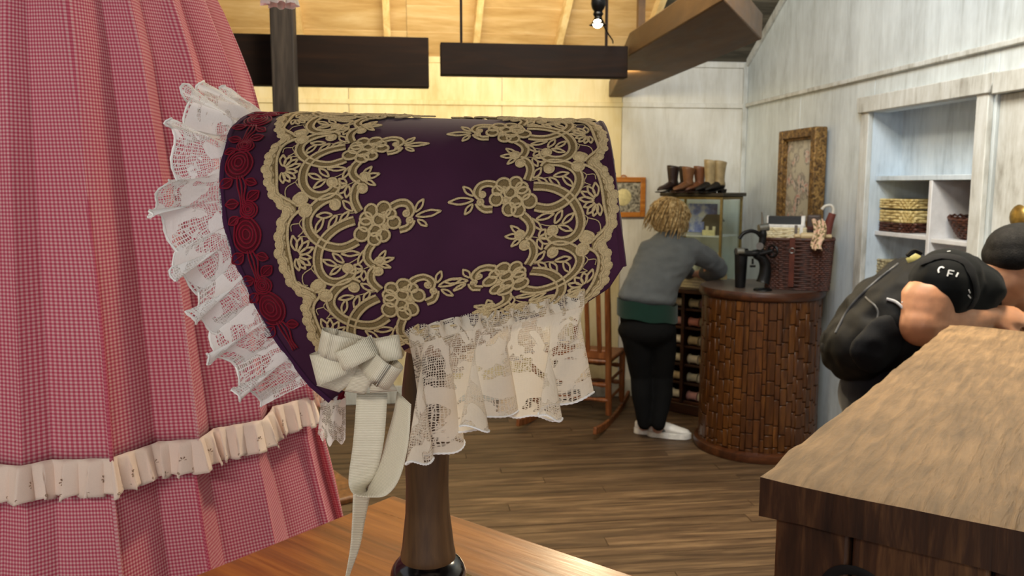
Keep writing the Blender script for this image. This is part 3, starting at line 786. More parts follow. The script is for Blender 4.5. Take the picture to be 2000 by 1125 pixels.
def build_band(name, band, js, label):
    mb = MB(); fb = MB()
    def ok(q): return all(abs(t) < tbot(max(0, min(1, (a-af(t))/(ab(t)-af(t)))))+.004 for a, t in q)
    def cord(zs, j, r, n=5, closed=False, h=.0016, sub=5, nn=5):
        P = catmull(zs, sub, closed)
        q = [band.at(*(lambda w: (w[0], w[1]+j*PER))(uvz(p.x, p.y))) for p in P]
        if not ok(q): return
        mb.tube([S(a, t, h) for a, t in q], r*ZS*1.17, nn, True, .8, [SN(t) for a, t in q], closed)
    def strip(zl, zr, j, h):
        q1 = [band.at(*(lambda w: (w[0], w[1]+j*PER))(uvz(p.x, p.y))) for p in zl]; q2 = [band.at(*(lambda w: (w[0], w[1]+j*PER))(uvz(p.x, p.y))) for p in zr]
        if not ok(q1+q2): return
        n = len(q1); fb.add([S(a, t, h) for a, t in q1]+[S(a, t, h) for a, t in q2], [(i, i+1, n+i+1, n+i) for i in range(n-1)])
    def disc(x, y, r, j, h, dome, to=None):
        to = to or mb
        ring = [band.at(*(lambda w: (w[0], w[1]+j*PER))(uvz(x+r*math.cos(k*math.pi/6), y+r*math.sin(k*math.pi/6)))) for k in range(12)]
        ri2 = [band.at(*(lambda w: (w[0], w[1]+j*PER))(uvz(x+.6*r*math.cos(k*math.pi/6), y+.6*r*math.sin(k*math.pi/6)))) for k in range(12)]
        c = band.at(*(lambda w: (w[0], w[1]+j*PER))(uvz(x, y)))
        if not ok(ring): return
        to.add([S(a, t, h) for a, t in ring]+[S(a, t, h+dome*.75) for a, t in ri2]+[S(c[0], c[1], h+dome)],
               [(k, (k+1) % 12, 12+(k+1) % 12, 12+k) for k in range(12)]+[(12+k, 12+(k+1) % 12, 24) for k in range(12)])
    for j in js:
        for pts, hw in BANDS:
            P = catmull(pts, 5); l = []; r = []
            for i, p in enumerate(P):
                t = (P[min(i+1, len(P)-1)]-P[max(i-1, 0)]).normalized(); n = V((t.y, -t.x, 0)); l.append(p+n*hw); r.append(p-n*hw)
            strip(l, r, j, .0012)
            cord([(p.x, p.y) for p in l[::3]]+[(l[-1].x, l[-1].y)], j, 9, h=.0019, sub=3); cord([(p.x, p.y) for p in r[::3]]+[(r[-1].x, r[-1].y)], j, 9, h=.0019, sub=3)
        for x, y, r in KNOBS: disc(x, y, r, j, .0012, .0024); cord([(x+r*math.cos(k*math.pi/4), y+r*math.sin(k*math.pi/4)) for k in range(8)], j, 8, closed=True, sub=2)
        for x, y, r in PETALS:
            disc(x, y, r*.95, j, .001, .0006, fb); cord([(x+r*math.cos(k*math.pi/4), y+r*math.sin(k*math.pi/4)) for k in range(8)], j, 9, closed=True, sub=2, h=.0022)
        for a, b, w_ in LEAVES:
            a, b = V((*a, 0)), V((*b, 0)); d = b-a; n = V((-d.y, d.x, 0)).normalized()*w_/2
            cord([a, a+d*.3+n*.85, a+d*.6+n, a+d*.85+n*.45, b, a+d*.85-n*.45, a+d*.6-n, a+d*.3-n*.85], j, 7.5, closed=True, sub=3)
        for th in THREADS: cord(th, j, 4, sub=3, nn=4, h=.001)
        cord(EDGE, j, 10, h=.002)
        E_ = catmull([(1075, 350)]+[(x, y) for x, y, r in SCAL[1:]]+[(1200, 975)], 4); I_ = catmull(EDGE, 4)
        n = min(len(E_), len(I_)); strip([E_[int(i*(len(E_)-1)/(n-1))] for i in range(n)], [I_[int(i*(len(I_)-1)/(n-1))] for i in range(n)], j, .0013)
        for x, y, r in SCAL: disc(x, y, r, j, .001, .0017)
        cord([(x-(18 if k % 2 else 12), y+14) for k, (x, y, r) in enumerate(SCAL)], j, 8, h=.0024)
    o = obj(name, mb, m_lace, bon, label=label, sharp=False)
    obj('lace_filling', fb, m_lacefill, o, sharp=False)
    return o
front_px = [(566, 226), (542, 262), (528, 310), (530, 360), (540, 410), (548, 470), (562, 530), (582, 585), (610, 640), (640, 700)]
back_px = [(1160, 242), (1176, 280), (1184, 330), (1192, 390), (1196, 440), (1190, 500), (1165, 560), (1120, 605)]
bandF = Band(front_px, 0, 1, (540, 408), (.975, -.22), .55); bandB = Band(back_px, 0, -1, (1180, 312), (-.985, .17), .85)
JV = -352*ZS
for b_ in (bandF, bandB): b_.v0 -= JV
build_band('front_lace_band', bandF, range(-4, 3), 'beige corded lace band behind the red roses')
build_band('back_lace_band', bandB, range(-4, 3), 'beige corded lace band at the back of the crown')
# ---- red rose trim
m_red = velvet('crimson_rose_cord', '#6f0a20'); m_red2 = velvet('dark_crimson_fill', '#4d0616')
rt_px = [(520, 228), (487, 262), (474, 300), (469, 345), (476, 395), (485, 450), (492, 500), (510, 552), (535, 605), (560, 650), (588, 695), (625, 745), (650, 772)]
rb = Band(rt_px, 0, 1, (478, 286))
RP = .056
rm = MB(); rfill = MB()
def rS(u, v, h): a, t = rb.at(u, v); return S(a, t, h), SN(t)
def rcord(pts, r, h=.0018, closed=False, sub=4):
    P = catmull(pts, sub, closed); q = [rS(p.x, p.y, h) for p in P]; rm.tube([p for p, n in q], r, 5, True, .8, [n for p, n in q], closed)
def rdisc(u, v, ru, rv, h, dome):
    rg = [rS(u+ru*math.cos(k*math.pi/7), v+rv*math.sin(k*math.pi/7), h)[0] for k in range(14)]; c = rS(u, v, h+dome)[0]
    m2 = [rS(u+.6*ru*math.cos(k*math.pi/7), v+.6*rv*math.sin(k*math.pi/7), h+dome*.8)[0] for k in range(14)]
    rfill.add(rg+m2+[c], [(k, (k+1) % 14, 14+(k+1) % 14, 14+k) for k in range(14)]+[(14+k, 14+(k+1) % 14, 28) for k in range(14)])
def rose(u, v, r, e=1.25):
    rdisc(u, v, r, r*e, .0006, .0018)
    for q in (1.0, .74, .5, .28):
        ph = q*9
        rcord([(u+r*q*math.cos(a+ph)*(1+.08*math.sin(3*a+ph)), v+r*e*q*math.sin(a+ph)) for a in [k*2*math.pi/9 for k in range(9)]], .0007, .0014+.0014*(1.1-q), True, 3)
def rleaf(u, v, ang, L):
    c, s_ = math.cos(ang), math.sin(ang); P = []
    for f, w_ in ((0, 0), (.3, .3), (.6, .34), (.85, .16), (1, 0)): P.append((f*L, w_*L))
    l = [(u+x*c-y*s_, v+x*s_+y*c) for x, y in P]; r = [(u+x*c+y*s_, v+x*s_-y*c) for x, y in P]
    rcord(l, .0006); rcord(r, .0006); rcord([l[0], l[-1]], .0005)
    n = len(l); rfill.add([rS(*p, .0012)[0] for p in l]+[rS(*p, .0012)[0] for p in r], [(i, i+1, n+i+1, n+i) for i in range(n-1)])
for j in range(-4, 4):
    v = j*RP
    if abs(rb.at(0, v+.05)[1]) > .26: continue
    rose(.003*(1 if j % 2 else .4), v, .0062, 1.05)
    rose(-.001, v+.0175, .0098, 1.35)
    rleaf(-.003, v-.006, math.pi*1.02, .010); rleaf(.003, v-.007, -.5, .011); rleaf(-.005, v+.004, 2.6, .009)
    rleaf(-.005, v+.031, 2.7, .011); rleaf(.004, v+.033, .5, .009)
    for k in (-1, 0, 1): rcord([(k*.0018, v+.029), (k*.0030+.001, v+.037), (k*.0014, v+.046), (k*.002, v+.053)], .00075)
o = obj('rose_trim', rm, m_red, bon, label='crimson corded rose trim', sharp=False); obj('rose_filling', rfill, m_red2, o, sharp=False)
# ---- white lace ruffles
def lace(name, col, scale=1.0, dens=.5):
    t = NT(name); uv = t.n('UVMap').outputs[0]
    v = t.n('VectorMath', {0: uv, 1: (scale, scale, scale)}, operation='MULTIPLY').outputs[0]
    net = t.n('TexVoronoi', {'Vector': v, 'Scale': 600.0, 'Randomness': .2}, feature='DISTANCE_TO_EDGE').outputs[0]
    a = t.n('MapRange', {0: net, 1: .12, 2: .2, 3: 1.0, 4: 0.0}).outputs[0]
    n1 = t.noise(v, 62, 2, .5, .6); n2 = t.n('TexVoronoi', {'Vector': v, 'Scale': 62.0, 'Randomness': .8}, feature='SMOOTH_F1').outputs[0]
    fl = t.n('MapRange', {0: t.math('ADD', n1, t.math('MULTIPLY', n2, .18)), 1: dens, 2: dens+.02}).outputs[0]
    sp = t.n('SeparateXYZ', {0: uv}); wv = t.math('ADD', t.math('SINE', t.math('MULTIPLY', sp.outputs[0], 900.0)), 0.0)
    ed = t.n('MapRange', {0: t.math('ADD', sp.outputs[1], t.math('MULTIPLY', t.math('ABSOLUTE', t.math('SINE', t.math('MULTIPLY', sp.outputs[0], 170.0))), .004)), 1: .0, 2: .001}).outputs[0]
    bl = t.n('TexVoronoi', {'Vector': v, 'Scale': 180.0, 'Randomness': .6}, feature='DISTANCE_TO_EDGE').outputs[0]
    rib = t.n('MapRange', {0: bl, 1: .035, 2: .06, 3: 1.0, 4: 0.0}).outputs[0]
    gap = t.math('SUBTRACT', 1.0, t.n('MapRange', {0: t.math('ABSOLUTE', t.math('SUBTRACT', n1, dens-.015)), 1: .008, 2: .012, 3: 1.0, 4: 0.0}).outputs[0])
    al = t.math('MAXIMUM', t.math('MULTIPLY', t.math('MAXIMUM', a, rib), .95), t.math('MULTIPLY', fl, .93))
    al = t.math('MAXIMUM', al, t.math('SUBTRACT', 1.0, ed))
    c = hexc(col); t.set_b(Base_Color=t.mix(fl, tuple(x*.86 for x in c[:3])+(1,), c), Roughness=.8)
    t.b.inputs['Specular IOR Level'].default_value = .2
    t.bump(t.math('ADD', t.math('MULTIPLY', fl, .7), t.noise(v, 300, 2)), .5, .0012)
    tl_ = t.n('BsdfTranslucent', {0: c}); m1 = t.n('MixShader', {0: .35, 1: t.b.outputs[0], 2: tl_.outputs[0]})
    tr = t.n('BsdfTransparent'); m2 = t.n('MixShader', {0: al, 1: tr.outputs[0], 2: m1.outputs[0]})
    t.t.links.new(m2.outputs[0], t.t.nodes['Material Output'].inputs[0]); return t.m
m_wlace = lace('white_floral_lace', '#f6f3f0', 1.0, .575); m_clace = lace('cream_floral_lace', '#f0e4d0', 1.0, .575)
NE = 700
E_v = [lerp(-.88, .95, i/NE) for i in range(NE+1)]
E_c = [SU(0, q) for q in E_v]
El = [0.0]
for p, q in zip(E_c, E_c[1:]): El.append(El[-1]+(q-p).length)
ET = El[-1]; RL = .041
def edge_frame(i):
    T = (E_c[min(i+6, NE)]-E_c[max(i-6, 0)]).normalized(); N = SN(E_v[i]*tbot(0)); O = N.cross(T).normalized()
    if O.dot(B_X) > 0: O = -O
    return T, N, O
EF = [edge_frame(i) for i in range(NE+1)]
def brimruf(u, v):
    i = int(round(u*NE)); T, N, O = EF[i]; s_ = El[i]
    ph = 2*math.pi*(s_/.034+.55*noise.noise(V((s_*14, 2.2, 0))))
    D = (O*.92+N*.12).normalized(); Q = D.cross(T).normalized()
    if Q.dot(N) < 0: Q = -Q
    g = v**.75
    L_ = RL*(1+.16*noise.noise(V((s_*22, 7.1, 0))))*(1+.045*math.cos(s_*2*math.pi/.0075))
    A = .016*g*(1+.5*noise.noise(V((s_*9, .3, 5))))
    dn = math.sin(ph)*A; dt = .012*g*math.sin(ph*2+1.1*noise.noise(V((s_*12, 9, 1))))*.75
    cr_ = .0022*g*noise.noise(V((s_*160, v*3, 1)))
    return E_c[i]+D*(L_*v*(.93+.08*math.sin(ph+.4)))+Q*(dn+cr_+.004*v+.0015)+T*(dt+.02*v*noise.noise(V((s_*6, 1, 8))))
mb = MB().grid(brimruf, NE, 16, False, lambda u, v: (u*ET*2.3, RL*(1-v)))
obj('brim_ruffle', mb, m_wlace, bon, sharp=False, label='white floral lace ruffle fanning out from the brim')
# beaded picot edge of the brim ruffle
m_wpl = plain('white_lace_cord', '#efebe6', .85)
obj('picot_edge', MB().tube([brimruf(i/NE, 1.0) for i in range(NE+1)], [.0007 if i % 2 else .0011 for i in range(NE+1)], 5), m_wpl, bon)
# lace curtain along the lower edge (both sides)
U0 = BU[3][0]-.03; U1 = BU[7][0]
def curtain(side):
    NC = 360
    C = [SU(lerp(U0, U1, i/NC), side, .002) for i in range(NC+1)]; N = [SN(side*tbot(lerp(U0, U1, i/NC))) for i in range(NC+1)]
    Ls = [0.0]
    for p, q in zip(C, C[1:]): Ls.append(Ls[-1]+(q-p).length)
    def fn(u, v):
        i = int(round(u*NC)); s_ = Ls[i]; T = (C[min(i+4, NC)]-C[max(i-4, 0)]).normalized()
        n = N[i]; n = V((n.x, n.y, 0)).normalized(); Th = V((T.x, T.y, 0)).normalized()
        ph = 2*math.pi*(s_/.05+.5*noise.noise(V((s_*13, side*3, .7))))
        g = v**.8; h = (lerp(.078, .064, u)+.012*noise.noise(V((s_*25, 3, side*5))))
        h *= 1+.02*math.cos(s_*2*math.pi/.008)
        hd = .018*math.sin(ph)*g; td = .015*g*math.sin(2*ph+.6)
        top = .0
        return C[i]+V((0, 0, -1))*(h*v)+n*(.004+hd+.012*v*(1-u*.5)+.002*noise.noise(V((s_*110, v*2, 2)))*g)+Th*td
    m = MB().grid(fn, NC, 18, False, lambda u, v: (u*Ls[-1]*2.2, .075*(1-v)))
    o = obj('lace_curtain', m, m_clace, bon, sharp=False, label='cream floral lace frill hanging from the lower edge')
    obj('picot_edge', MB().tube([fn(i/NC, 1.0) for i in range(NC+1)], [.0006 if i % 2 else .001 for i in range(NC+1)], 5), m_wpl, o)
    def hf(u, v):
        i = int(round(u*NC)); s_ = Ls[i]; n = N[i]; T = (C[min(i+4, NC)]-C[max(i-4, 0)]).normalized(); upn = n.cross(T); upn = upn if upn.z > 0 else -upn
        ph = 2*math.pi*s_/.013+2*noise.noise(V((s_*40, 1, 1)))
        return C[i]+upn*(.012*v*(1+.3*noise.noise(V((s_*60, 4, 4)))))+n*(.003+.0045*math.sin(ph)*v)+T*(.004*v*math.cos(ph))
    m = MB().grid(hf, NC, 5, False, lambda u, v: (u*Ls[-1]*2.4, .015*v+.004))
    obj('frill_heading', m, m_clace, o, sharp=False)
curtain(1); curtain(-1)
# a lace end with a scrap of rose trim showing under the far side of the brim
def lend(u, v):
    p0 = atd(lerp(628, 674, u), 770, .735).lerp(atd(lerp(618, 672, u), lerp(858, 866, u), .735), v)
    return p0+B_Y*(.006*math.sin(u*7+v))+V((0, 0, .003*math.cos(u*18)*v))
o = obj('lace_end', MB().grid(lend, 30, 16, False, lambda u, v: (u*.05, .045*(1-v))), m_wlace, bon, sharp=False)
def lend2(u, v): return atd(lerp(632, 672, u), lerp(764, 783, v)-4*u, .731)+B_Y*(.003*math.sin(u*14)+.002*math.sin(v*9+u*30))
obj('rose_trim_end', MB().grid(lend2, 24, 8), m_red, bon, sharp=False)
# ---------------------------------------------------------------- ribbon bow
def ribbon_mat():
    t = NT('cream_grosgrain_ribbon'); uv = t.n('UVMap').outputs[0]; s = t.n('SeparateXYZ', {0: uv})
    wv = t.math('SINE', t.math('MULTIPLY', s.outputs[1], 2*math.pi/.00125))
    c = t.ramp(t.math('ADD', t.math('MULTIPLY', wv, .5), .5), [(0, hexc('#cfc4aa')), (1, hexc('#e8dec7'))])
    t.set_b(Base_Color=c, Roughness=.55); t.b.inputs['Sheen Weight'].default_value = .15
    t.bump(wv, .35, .0006); return t.m
m_rib = ribbon_mat()
bow = thing('ribbon_bow', 'cream grosgrain ribbon bow with long tails on the bonnet side', 'bow', atd(714, 700, .575), 0, None, True)
PX = .575/FPX
E1, E2, E3 = RGT, V((0, 0, 1)), -FH
KC = atd(714, 690, .578)
def bp_(px, py, h): return KC+E1*((px-714)*PX)+E2*(-(py-690)*PX)+E3*h
def strip_obj(nm, A, B, parent, mat, nw=4, curl=0):
    n = len(A); L = [0.0]
    for i in range(n-1): L.append(L[-1]+((A[i+1]+B[i+1])/2-(A[i]+B[i])/2).length)
    W = (B[0]-A[0]).length
    def fn(u, v):
        i = int(round(u*(n-1))); return A[i].lerp(B[i], v)
    mb = MB().grid(fn, n-1, nw, False, lambda u, v: (v*W, L[int(round(u*(n-1)))]))
    o = obj(nm, mb, mat, parent, sharp=False); s = o.modifiers.new('s', 'SOLIDIFY'); s.thickness = .0006; s.offset = 0; return o
def loop(b, e, wb_, we, rad, h0, tilt):
    """ribbon loop from the knot b to its fold e (pixels); wb_, we widths in pixels"""
    B, E = bp_(*b, h0), bp_(*e, h0); d = (E-B); L = d.length; d.normalize(); pw = E3.cross(d).normalized()
    A_ = []; B_ = []
    path = [(L*f, -0.0) for f in (0, .25, .5, .75)]+[(L-rad+rad*math.sin(k*math.pi/10), rad-rad*math.cos(k*math.pi/10)) for k in range(11)]+[(L*f, 2*rad*g) for f, g in ((.7, 1.05), (.45, .95), (.2, .6), (0, .3))]
    for x, z in path:
        f = max(0, min(1, x/L)); w_ = lerp(wb_, we, f)*PX; wd = (pw*math.cos(tilt*f)+E3*math.sin(tilt*f))
        c = B+d*x+E3*z; A_.append(c-wd*w_/2); B_.append(c+wd*w_/2)
    strip_obj('bow_loop', A_, B_, bow, m_rib)
loop((706, 690), (618, 716), 44, 60, .008, .001, .25)
loop((712, 680), (634, 658), 46, 56, .009, .003, -.35)
loop((716, 690), (778, 732), 44, 62, .0105, .003, .45)
loop((712, 684), (786, 672), 40, 44, .006, .002, -.1)
loop((740, 664), (674, 694), 38, 40, .0065, .013, -.1)
def flat(pts):
    A_ = []; B_ = []
    for a, b, h in pts: A_.append(bp_(*a, h)); B_.append(bp_(*b, h))
    P = catmull(A_, 4); Q = catmull(B_, 4); strip_obj('bow_end', P, Q, bow, m_rib)
flat([((690, 690), (728, 706), .008), ((660, 722), (706, 730), .007), ((618, 752), (662, 766), .0035)])
flat([((712, 700), (742, 706), .009), ((690, 735), (728, 742), .007), ((672, 764), (712, 770), .003)])
flat([((722, 698), (752, 700), .008), ((722, 730), (764, 735), .006), ((722, 768), (776, 764), .0025)])
obj('knot', MB().ell(bp_(716, 690, .006), (.010, .006, .010), basis(x=E1, y=-E3)), m_rib, bow)
T1 = [((697, 768, .600), (757, 768, .600)), ((690, 860, .598), (750, 860, .600)), ((681, 930, .600), (735, 925, .606)), ((684, 955, .597), (718, 950, .613)), ((697, 968, .592), (720, 960, .616)), ((725, 971, .589), (720, 950, .614)), ((755, 967, .588), (735, 915, .607)), ((780, 935, .588), (752, 865, .604)), ((797, 870, .590), (768, 810, .602)), ((803, 790, .592), (776, 765, .600))]
strip_obj('ribbon_tail', catmull([atd(*a) for a, b in T1], 6), catmull([atd(*b) for a, b in T1], 6), bow, m_rib, 6)
T2 = [((690, 960, .606), (724, 960, .618)), ((688, 1020, .606), (712, 1020, .618)), ((684, 1070, .608), (702, 1070, .614)), ((676, 1120, .610), (684, 1120, .614)), ((670, 1150, .612), (676, 1150, .614))]
strip_obj('ribbon_tail', catmull([atd(*a) for a, b in T2], 6), catmull([atd(*b) for a, b in T2], 6), bow, m_rib, 6)
# ---------------------------------------------------------------- bonnet stand
m_colw = wood('brown_turned_wood', '#3d2817', '#594026', '#735637', 'Z', 1.5, .55, .12, 'object', 12, .45, .1)
m_ball = plain('black_lacquer', '#0b0709', .16, 0, .6, .1, 20)
m_form = plain('linen_head_form', '#cbb79a', .85)
bs = CAM+FH*BD+RGT*((828-1000)/FPX*BD)
PXD = BD/FPX
def zc(py): return (CAM+ray(828, py)*(BD/ray(828, py).dot(FH))).z
stand = thing('bonnet_stand', 'turned brown wooden stand with a black ball foot under the bonnet', 'stand', (bs.x, bs.y, TZ), 0, None, True)
cp = [(0, 1100), (52, 1100), (56, 1088), (56, 1078), (53, 1066), (50, 1040), (45, 1000), (43, 950), (44, 910), (47, 860), (49, 820), (48, 760), (40, 700), (30, 650), (28, 600)]
obj('column', MB().lathe([(r*PXD, zc(py)) for r, py in cp], (bs.x, bs.y, 0), 40), m_colw, stand)
bcz = zc(1122)
obj('ball_foot', MB().lathe([(0, bcz+.024)]+[(.034*math.sin(a)**.8, bcz+.022*math.cos(a)) for a in [math.pi*(.15+.7*k/14) for k in range(15)]]+[(.036, TZ+.006), (.05, TZ+.005), (.05, TZ+.0005), (0, TZ+.0005)], (bs.x, bs.y, 0), 40), m_ball, stand)
obj('head_form', MB().ell(B_O+B_X*.01+V((0, 0, -.003)), (.085, .09, .094), basis(x=B_X, y=B_Y), 32, 20), m_form, stand)
# ---------------------------------------------------------------- rocking chair by the back wall
m_chair = wood('orange_brown_chair_wood', '#532c13', '#75421f', '#955e33', 'Z', 1.5, .4, .1, 'object', 10, .45, .12)
rr_ = atz(1187, 832, 0); fdir = math.atan2(.33, .17)
rk = thing('rocking_chair', 'orange-brown slat-back wooden rocking chair against the back wall', 'chair', (rr_.x, rr_.y, 0), fdir-math.pi/2)
# local: origin under right rear post, +y front, -x to the left
W_, D_ = .5, .40
for x in (0, -W_):
    obj('rear_post', MB().tube(catmull([(x, .02, .07), (x, 0, .3), (x, -.01, .48), (x, -.05, .8), (x, -.09, 1.08)], 4), [.021]*13+[.019]*4, 12), m_chair, rk, world=False)
    obj('front_leg', MB().tube([(x, D_, .06), (x, D_, .1), (x, D_, .3), (x, D_, .44)], [.012, .02, .022, .022], 12), m_chair, rk, world=False)
    ro = MB()
    P = [(x, -.34+.98*t, .012+.0+.15*(t-.5)**2*4*.35) for t in [k/14 for k in range(15)]]
    for a, b in zip(P, P[1:]): ro.bar(a, b, .022, .045)
    obj('rocker', ro, m_chair, rk, .004, False, world=False)
    for z in (.17, .29): obj('stretcher', MB().tube([(x, .01, z), (x, D_, z)], .010, 8), m_chair, rk, world=False)
for y, z, r in ((0.0, .17, .011), (0.0, .27, .012), (D_, .2, .011), (D_, .32, .011)):
    P = [(-W_*k/12, y, z) for k in range(13)]
    obj('stretcher', MB().tube(P, [r*(1.0+(.5 if k % 3 == 1 else 0)) for k in range(13)], 8), m_chair, rk, world=False)
obj('seat', MB().box((-W_/2, D_/2, .425), (W_+.03, D_+.04, .03)), m_chair, rk, .012, False, world=False)
obj('lower_rail', MB().box((-W_/2, -.005, .47), (W_-.02, .022, .06)), m_chair, rk, .006, False, world=False)
tr_ = MB()
tr_.add([], [])
P = [(-W_*k/12, -.085-.02*math.sin(math.pi*k/12), 1.0) for k in range(13)]
for a, b in zip(P, P[1:]): tr_.bar(a, b, .024, .11)
obj('top_rail', tr_, m_chair, rk, .005, False, world=False)
for k in range(6):
    x = -W_*(k+.75)/6.5
    obj('slat', MB().bar((x, -.01, .48), (x, -.09, .97), .03, .012, (0, 1, 0)), m_chair, rk, .003, False, world=False)
# ---------------------------------------------------------------- wooden chair glimpsed beside the dress
p0 = atz(632, 1003, 0)
lc = thing('ladder_chair', 'dark brown wooden chair half hidden behind the gingham dress', 'chair', (p0.x*.84-.02, p0.y*.84, 0), .5)
m_dch = wood('dark_brown_chair_wood', '#3a2110', '#5d3a1c', '#80552c', 'Z', 1.5, .45, .1, 'object', 10, .4, .12)
for x in (0, -.42):
    obj('leg', MB().tube([(x, 0, 0), (x, 0, .25), (x, 0, .45), (x, .03, .75), (x, .08, 1.0)], [.016, .022, .022, .02, .016], 10), m_dch, lc, world=False)
    obj('leg', MB().tube([(x, -.4, 0), (x, -.4, .2), (x, -.4, .44)], [.016, .022, .022], 10), m_dch, lc, world=False)
    for z in (.15, .28): obj('stretcher', MB().tube([(x, 0, z), (x, -.4, z)], .01, 8), m_dch, lc, world=False)
for z in (.6, .74, .88): obj('slat', MB().box((-.21, .03+(z-.6)*.17, z), (.4, .012, .06)), m_dch, lc, .003, False, world=False)
obj('seat', MB().box((-.21, -.2, .45), (.46, .44, .03)), m_dch, lc, .01, False, world=False)
# ---------------------------------------------------------------- round bamboo counter
m_bam = wood('amber_bamboo_slat', '#331806', '#4d2a0b', '#6b4116', 'Z', 2.0, .38, .15, 'object', 8, .5, .3)
m_bamd = wood('dark_counter_wood', '#2a1408', '#41210f', '#5a3319', 'X', 1.2, .35, .1, 'object', 9, .5, .1)
m_ctop = plain('dull_brown_counter_top', '#5c5049', .35, 0, .5, .1, 12)
bcx, bcy, bR, bZ = 2.05, 4.57, .335, .965
bc = thing('round_counter', 'round wooden counter clad in bamboo slats beside the right wall', 'counter', (bcx, bcy, 0))
obj('body', MB().lathe([(0, .03), (bR-.012, .03), (bR-.012, bZ-.05), (0, bZ-.05)], (0, 0, 0), 64), m_bamd, bc, world=False)
obj('plinth', MB().lathe([(0, 0), (bR+.028, 0), (bR+.034, .02), (bR+.03, .045), (bR+.012, .055), (0, .055)], (0, 0, 0), 64), m_bamd, bc, world=False)
obj('top', MB().lathe([(0, bZ-.05), (bR+.012, bZ-.05), (bR+.022, bZ-.04), (bR+.024, bZ-.02), (bR+.016, bZ), (0, bZ)], (0, 0, 0), 64), [m_ctop, m_bamd], bc, world=False)
tp = [o for o in bc.children if o.name.startswith('top')][0]
for p in tp.data.polygons:
    if p.normal.z < .9: p.material_index = 1
rs = random.Random(3)
ang = 0; k = 0
while ang < 2*math.pi-.03:
    wd = (.11, .07, .14, .09, .12)[k % 5]; k += 1; wd = min(wd, 2*math.pi-ang)
    mb = MB(); a0, a1 = ang+.004, ang+wd-.004
    z = .055+rs.uniform(0, .04); zz = []
    zz.append(.05)
    while z < bZ-.09: zz.append(z); z += rs.uniform(.06, .17)
    zz.append(bZ-.05)
    for z0, z1 in zip(zz, zz[1:]):
        if z1-z0 < .012: continue
        dr = rs.uniform(.0, .005)
        ra, rb_ = bR-.014, bR+.002+dr
        vs = [(r*math.cos(a), r*math.sin(a), zq) for zq in (z0+.003, z1-.003) for r in (ra, rb_) for a in (a0, (a0+a1)/2, a1)]
        fs = [(3, 4, 10, 9), (4, 5, 11, 10), (0, 3, 9, 6), (5, 2, 8, 11), (9, 10, 7, 6), (10, 11, 8, 7), (3, 0, 1, 4), (4, 1, 2, 5)]
        mb.add(vs, fs)
    obj('slat', mb, m_bam, bc, .002, False, world=False, segs=1); ang += wd
# ---------------------------------------------------------------- spool cabinet with glass case and boots
K = at(1405, 540, 5.15); Lp = V((1.72, 5.45, 0)); K.z = 0
du = V((-.28, .30, 0)).normalized(); dv = V((.30, .28, 0)).normalized()
m_cab = wood('dark_mahogany', '#1d0d06', '#34190c', '#4c2814', 'X', 1.4, .4, .1, 'object', 9, .45, .1)
CT = .885
k0 = K-dv*.04-du*.06
cab = thing('spool_cabinet', 'dark wooden shop cabinet with open rows of thread spools', 'cabinet', (k0.x, k0.y, 0), math.atan2(du.y, du.x))
# local: +x along du (front face), -y along dv (depth)
CWd, CDp = .60, .40
obj('back', MB().box((CWd/2, -CDp+.01, CT/2), (CWd, .02, CT-.03)), m_cab, cab, 0, False, world=False)
for x in (.012, CWd/2, CWd-.012): obj('side_panel', MB().box((x, -CDp/2, CT/2), (.024, CDp, CT-.03)), m_cab, cab, .003, False, world=False)
obj('top', MB().box((CWd/2, -CDp/2, CT-.015), (CWd+.04, CDp+.04, .03)), m_cab, cab, .006, False, world=False)
obj('base', MB().box((CWd/2, -CDp/2, .035), (CWd+.02, CDp+.02, .07)), m_cab, cab, .005, False, world=False)
zs_ = [.07+.128*i for i in range(6)]
for z in zs_: obj('shelf', MB().box((CWd/2, -CDp/2, z+.008), (CWd-.03, CDp-.03, .016)), m_cab, cab, .002, False, world=False)
spc = ['#d9cfb4', '#c8b98f', '#e0d8c4', '#b8a57c', '#b98a84', '#a9a58f', '#cfc6a8', '#c07a62']
rl_ = random.Random(5)
mrot = Matrix.Rotation(cab.rotation_euler.z, 3, 'Z')
scol = ['pale cream', 'sand-coloured', 'off-white', 'tan', 'dusty pink', 'grey-green', 'light straw', 'brick red']
sm = [plain('thread_'+c[1:], c, .8) for c in spc]
row_names = ('bottom', 'second', 'third', 'fourth', 'fifth', 'top')
for ri, z in enumerate(zs_):
    for i in range(6):
        w_ = .034; x = .062+i*.084+(.038 if i > 2 else 0)
        prof_ = [(0, -.036), (w_*.95, -.036), (w_, -.032), (w_*.8, -.03), (w_*.8, .03), (w_, .032), (w_*.95, .036), (0, .036)]
        mb = MB().lathe(prof_, (0, 0, 0), 12); mb.v = [V((v.z, v.x, v.y)) for v in mb.v]
        p = mrot @ V((x, -.05, 0)); ci = (ri*3+i*5+rl_.randrange(3)) % 8
        o = obj('thread_spool', mb, sm[ci], None, world=False); o.location = (k0.x+p.x, k0.y+p.y, z+.016+w_+.0008); o.rotation_euler = (0, 0, cab.rotation_euler.z)
        tag(o, '%s thread spool, %s from the left on the %s cabinet shelf' % (scol[ci], ('first', 'second', 'third', 'fourth', 'fifth', 'sixth')[5-i], row_names[ri]), 'spool', 'thread spools in the dark cabinet')
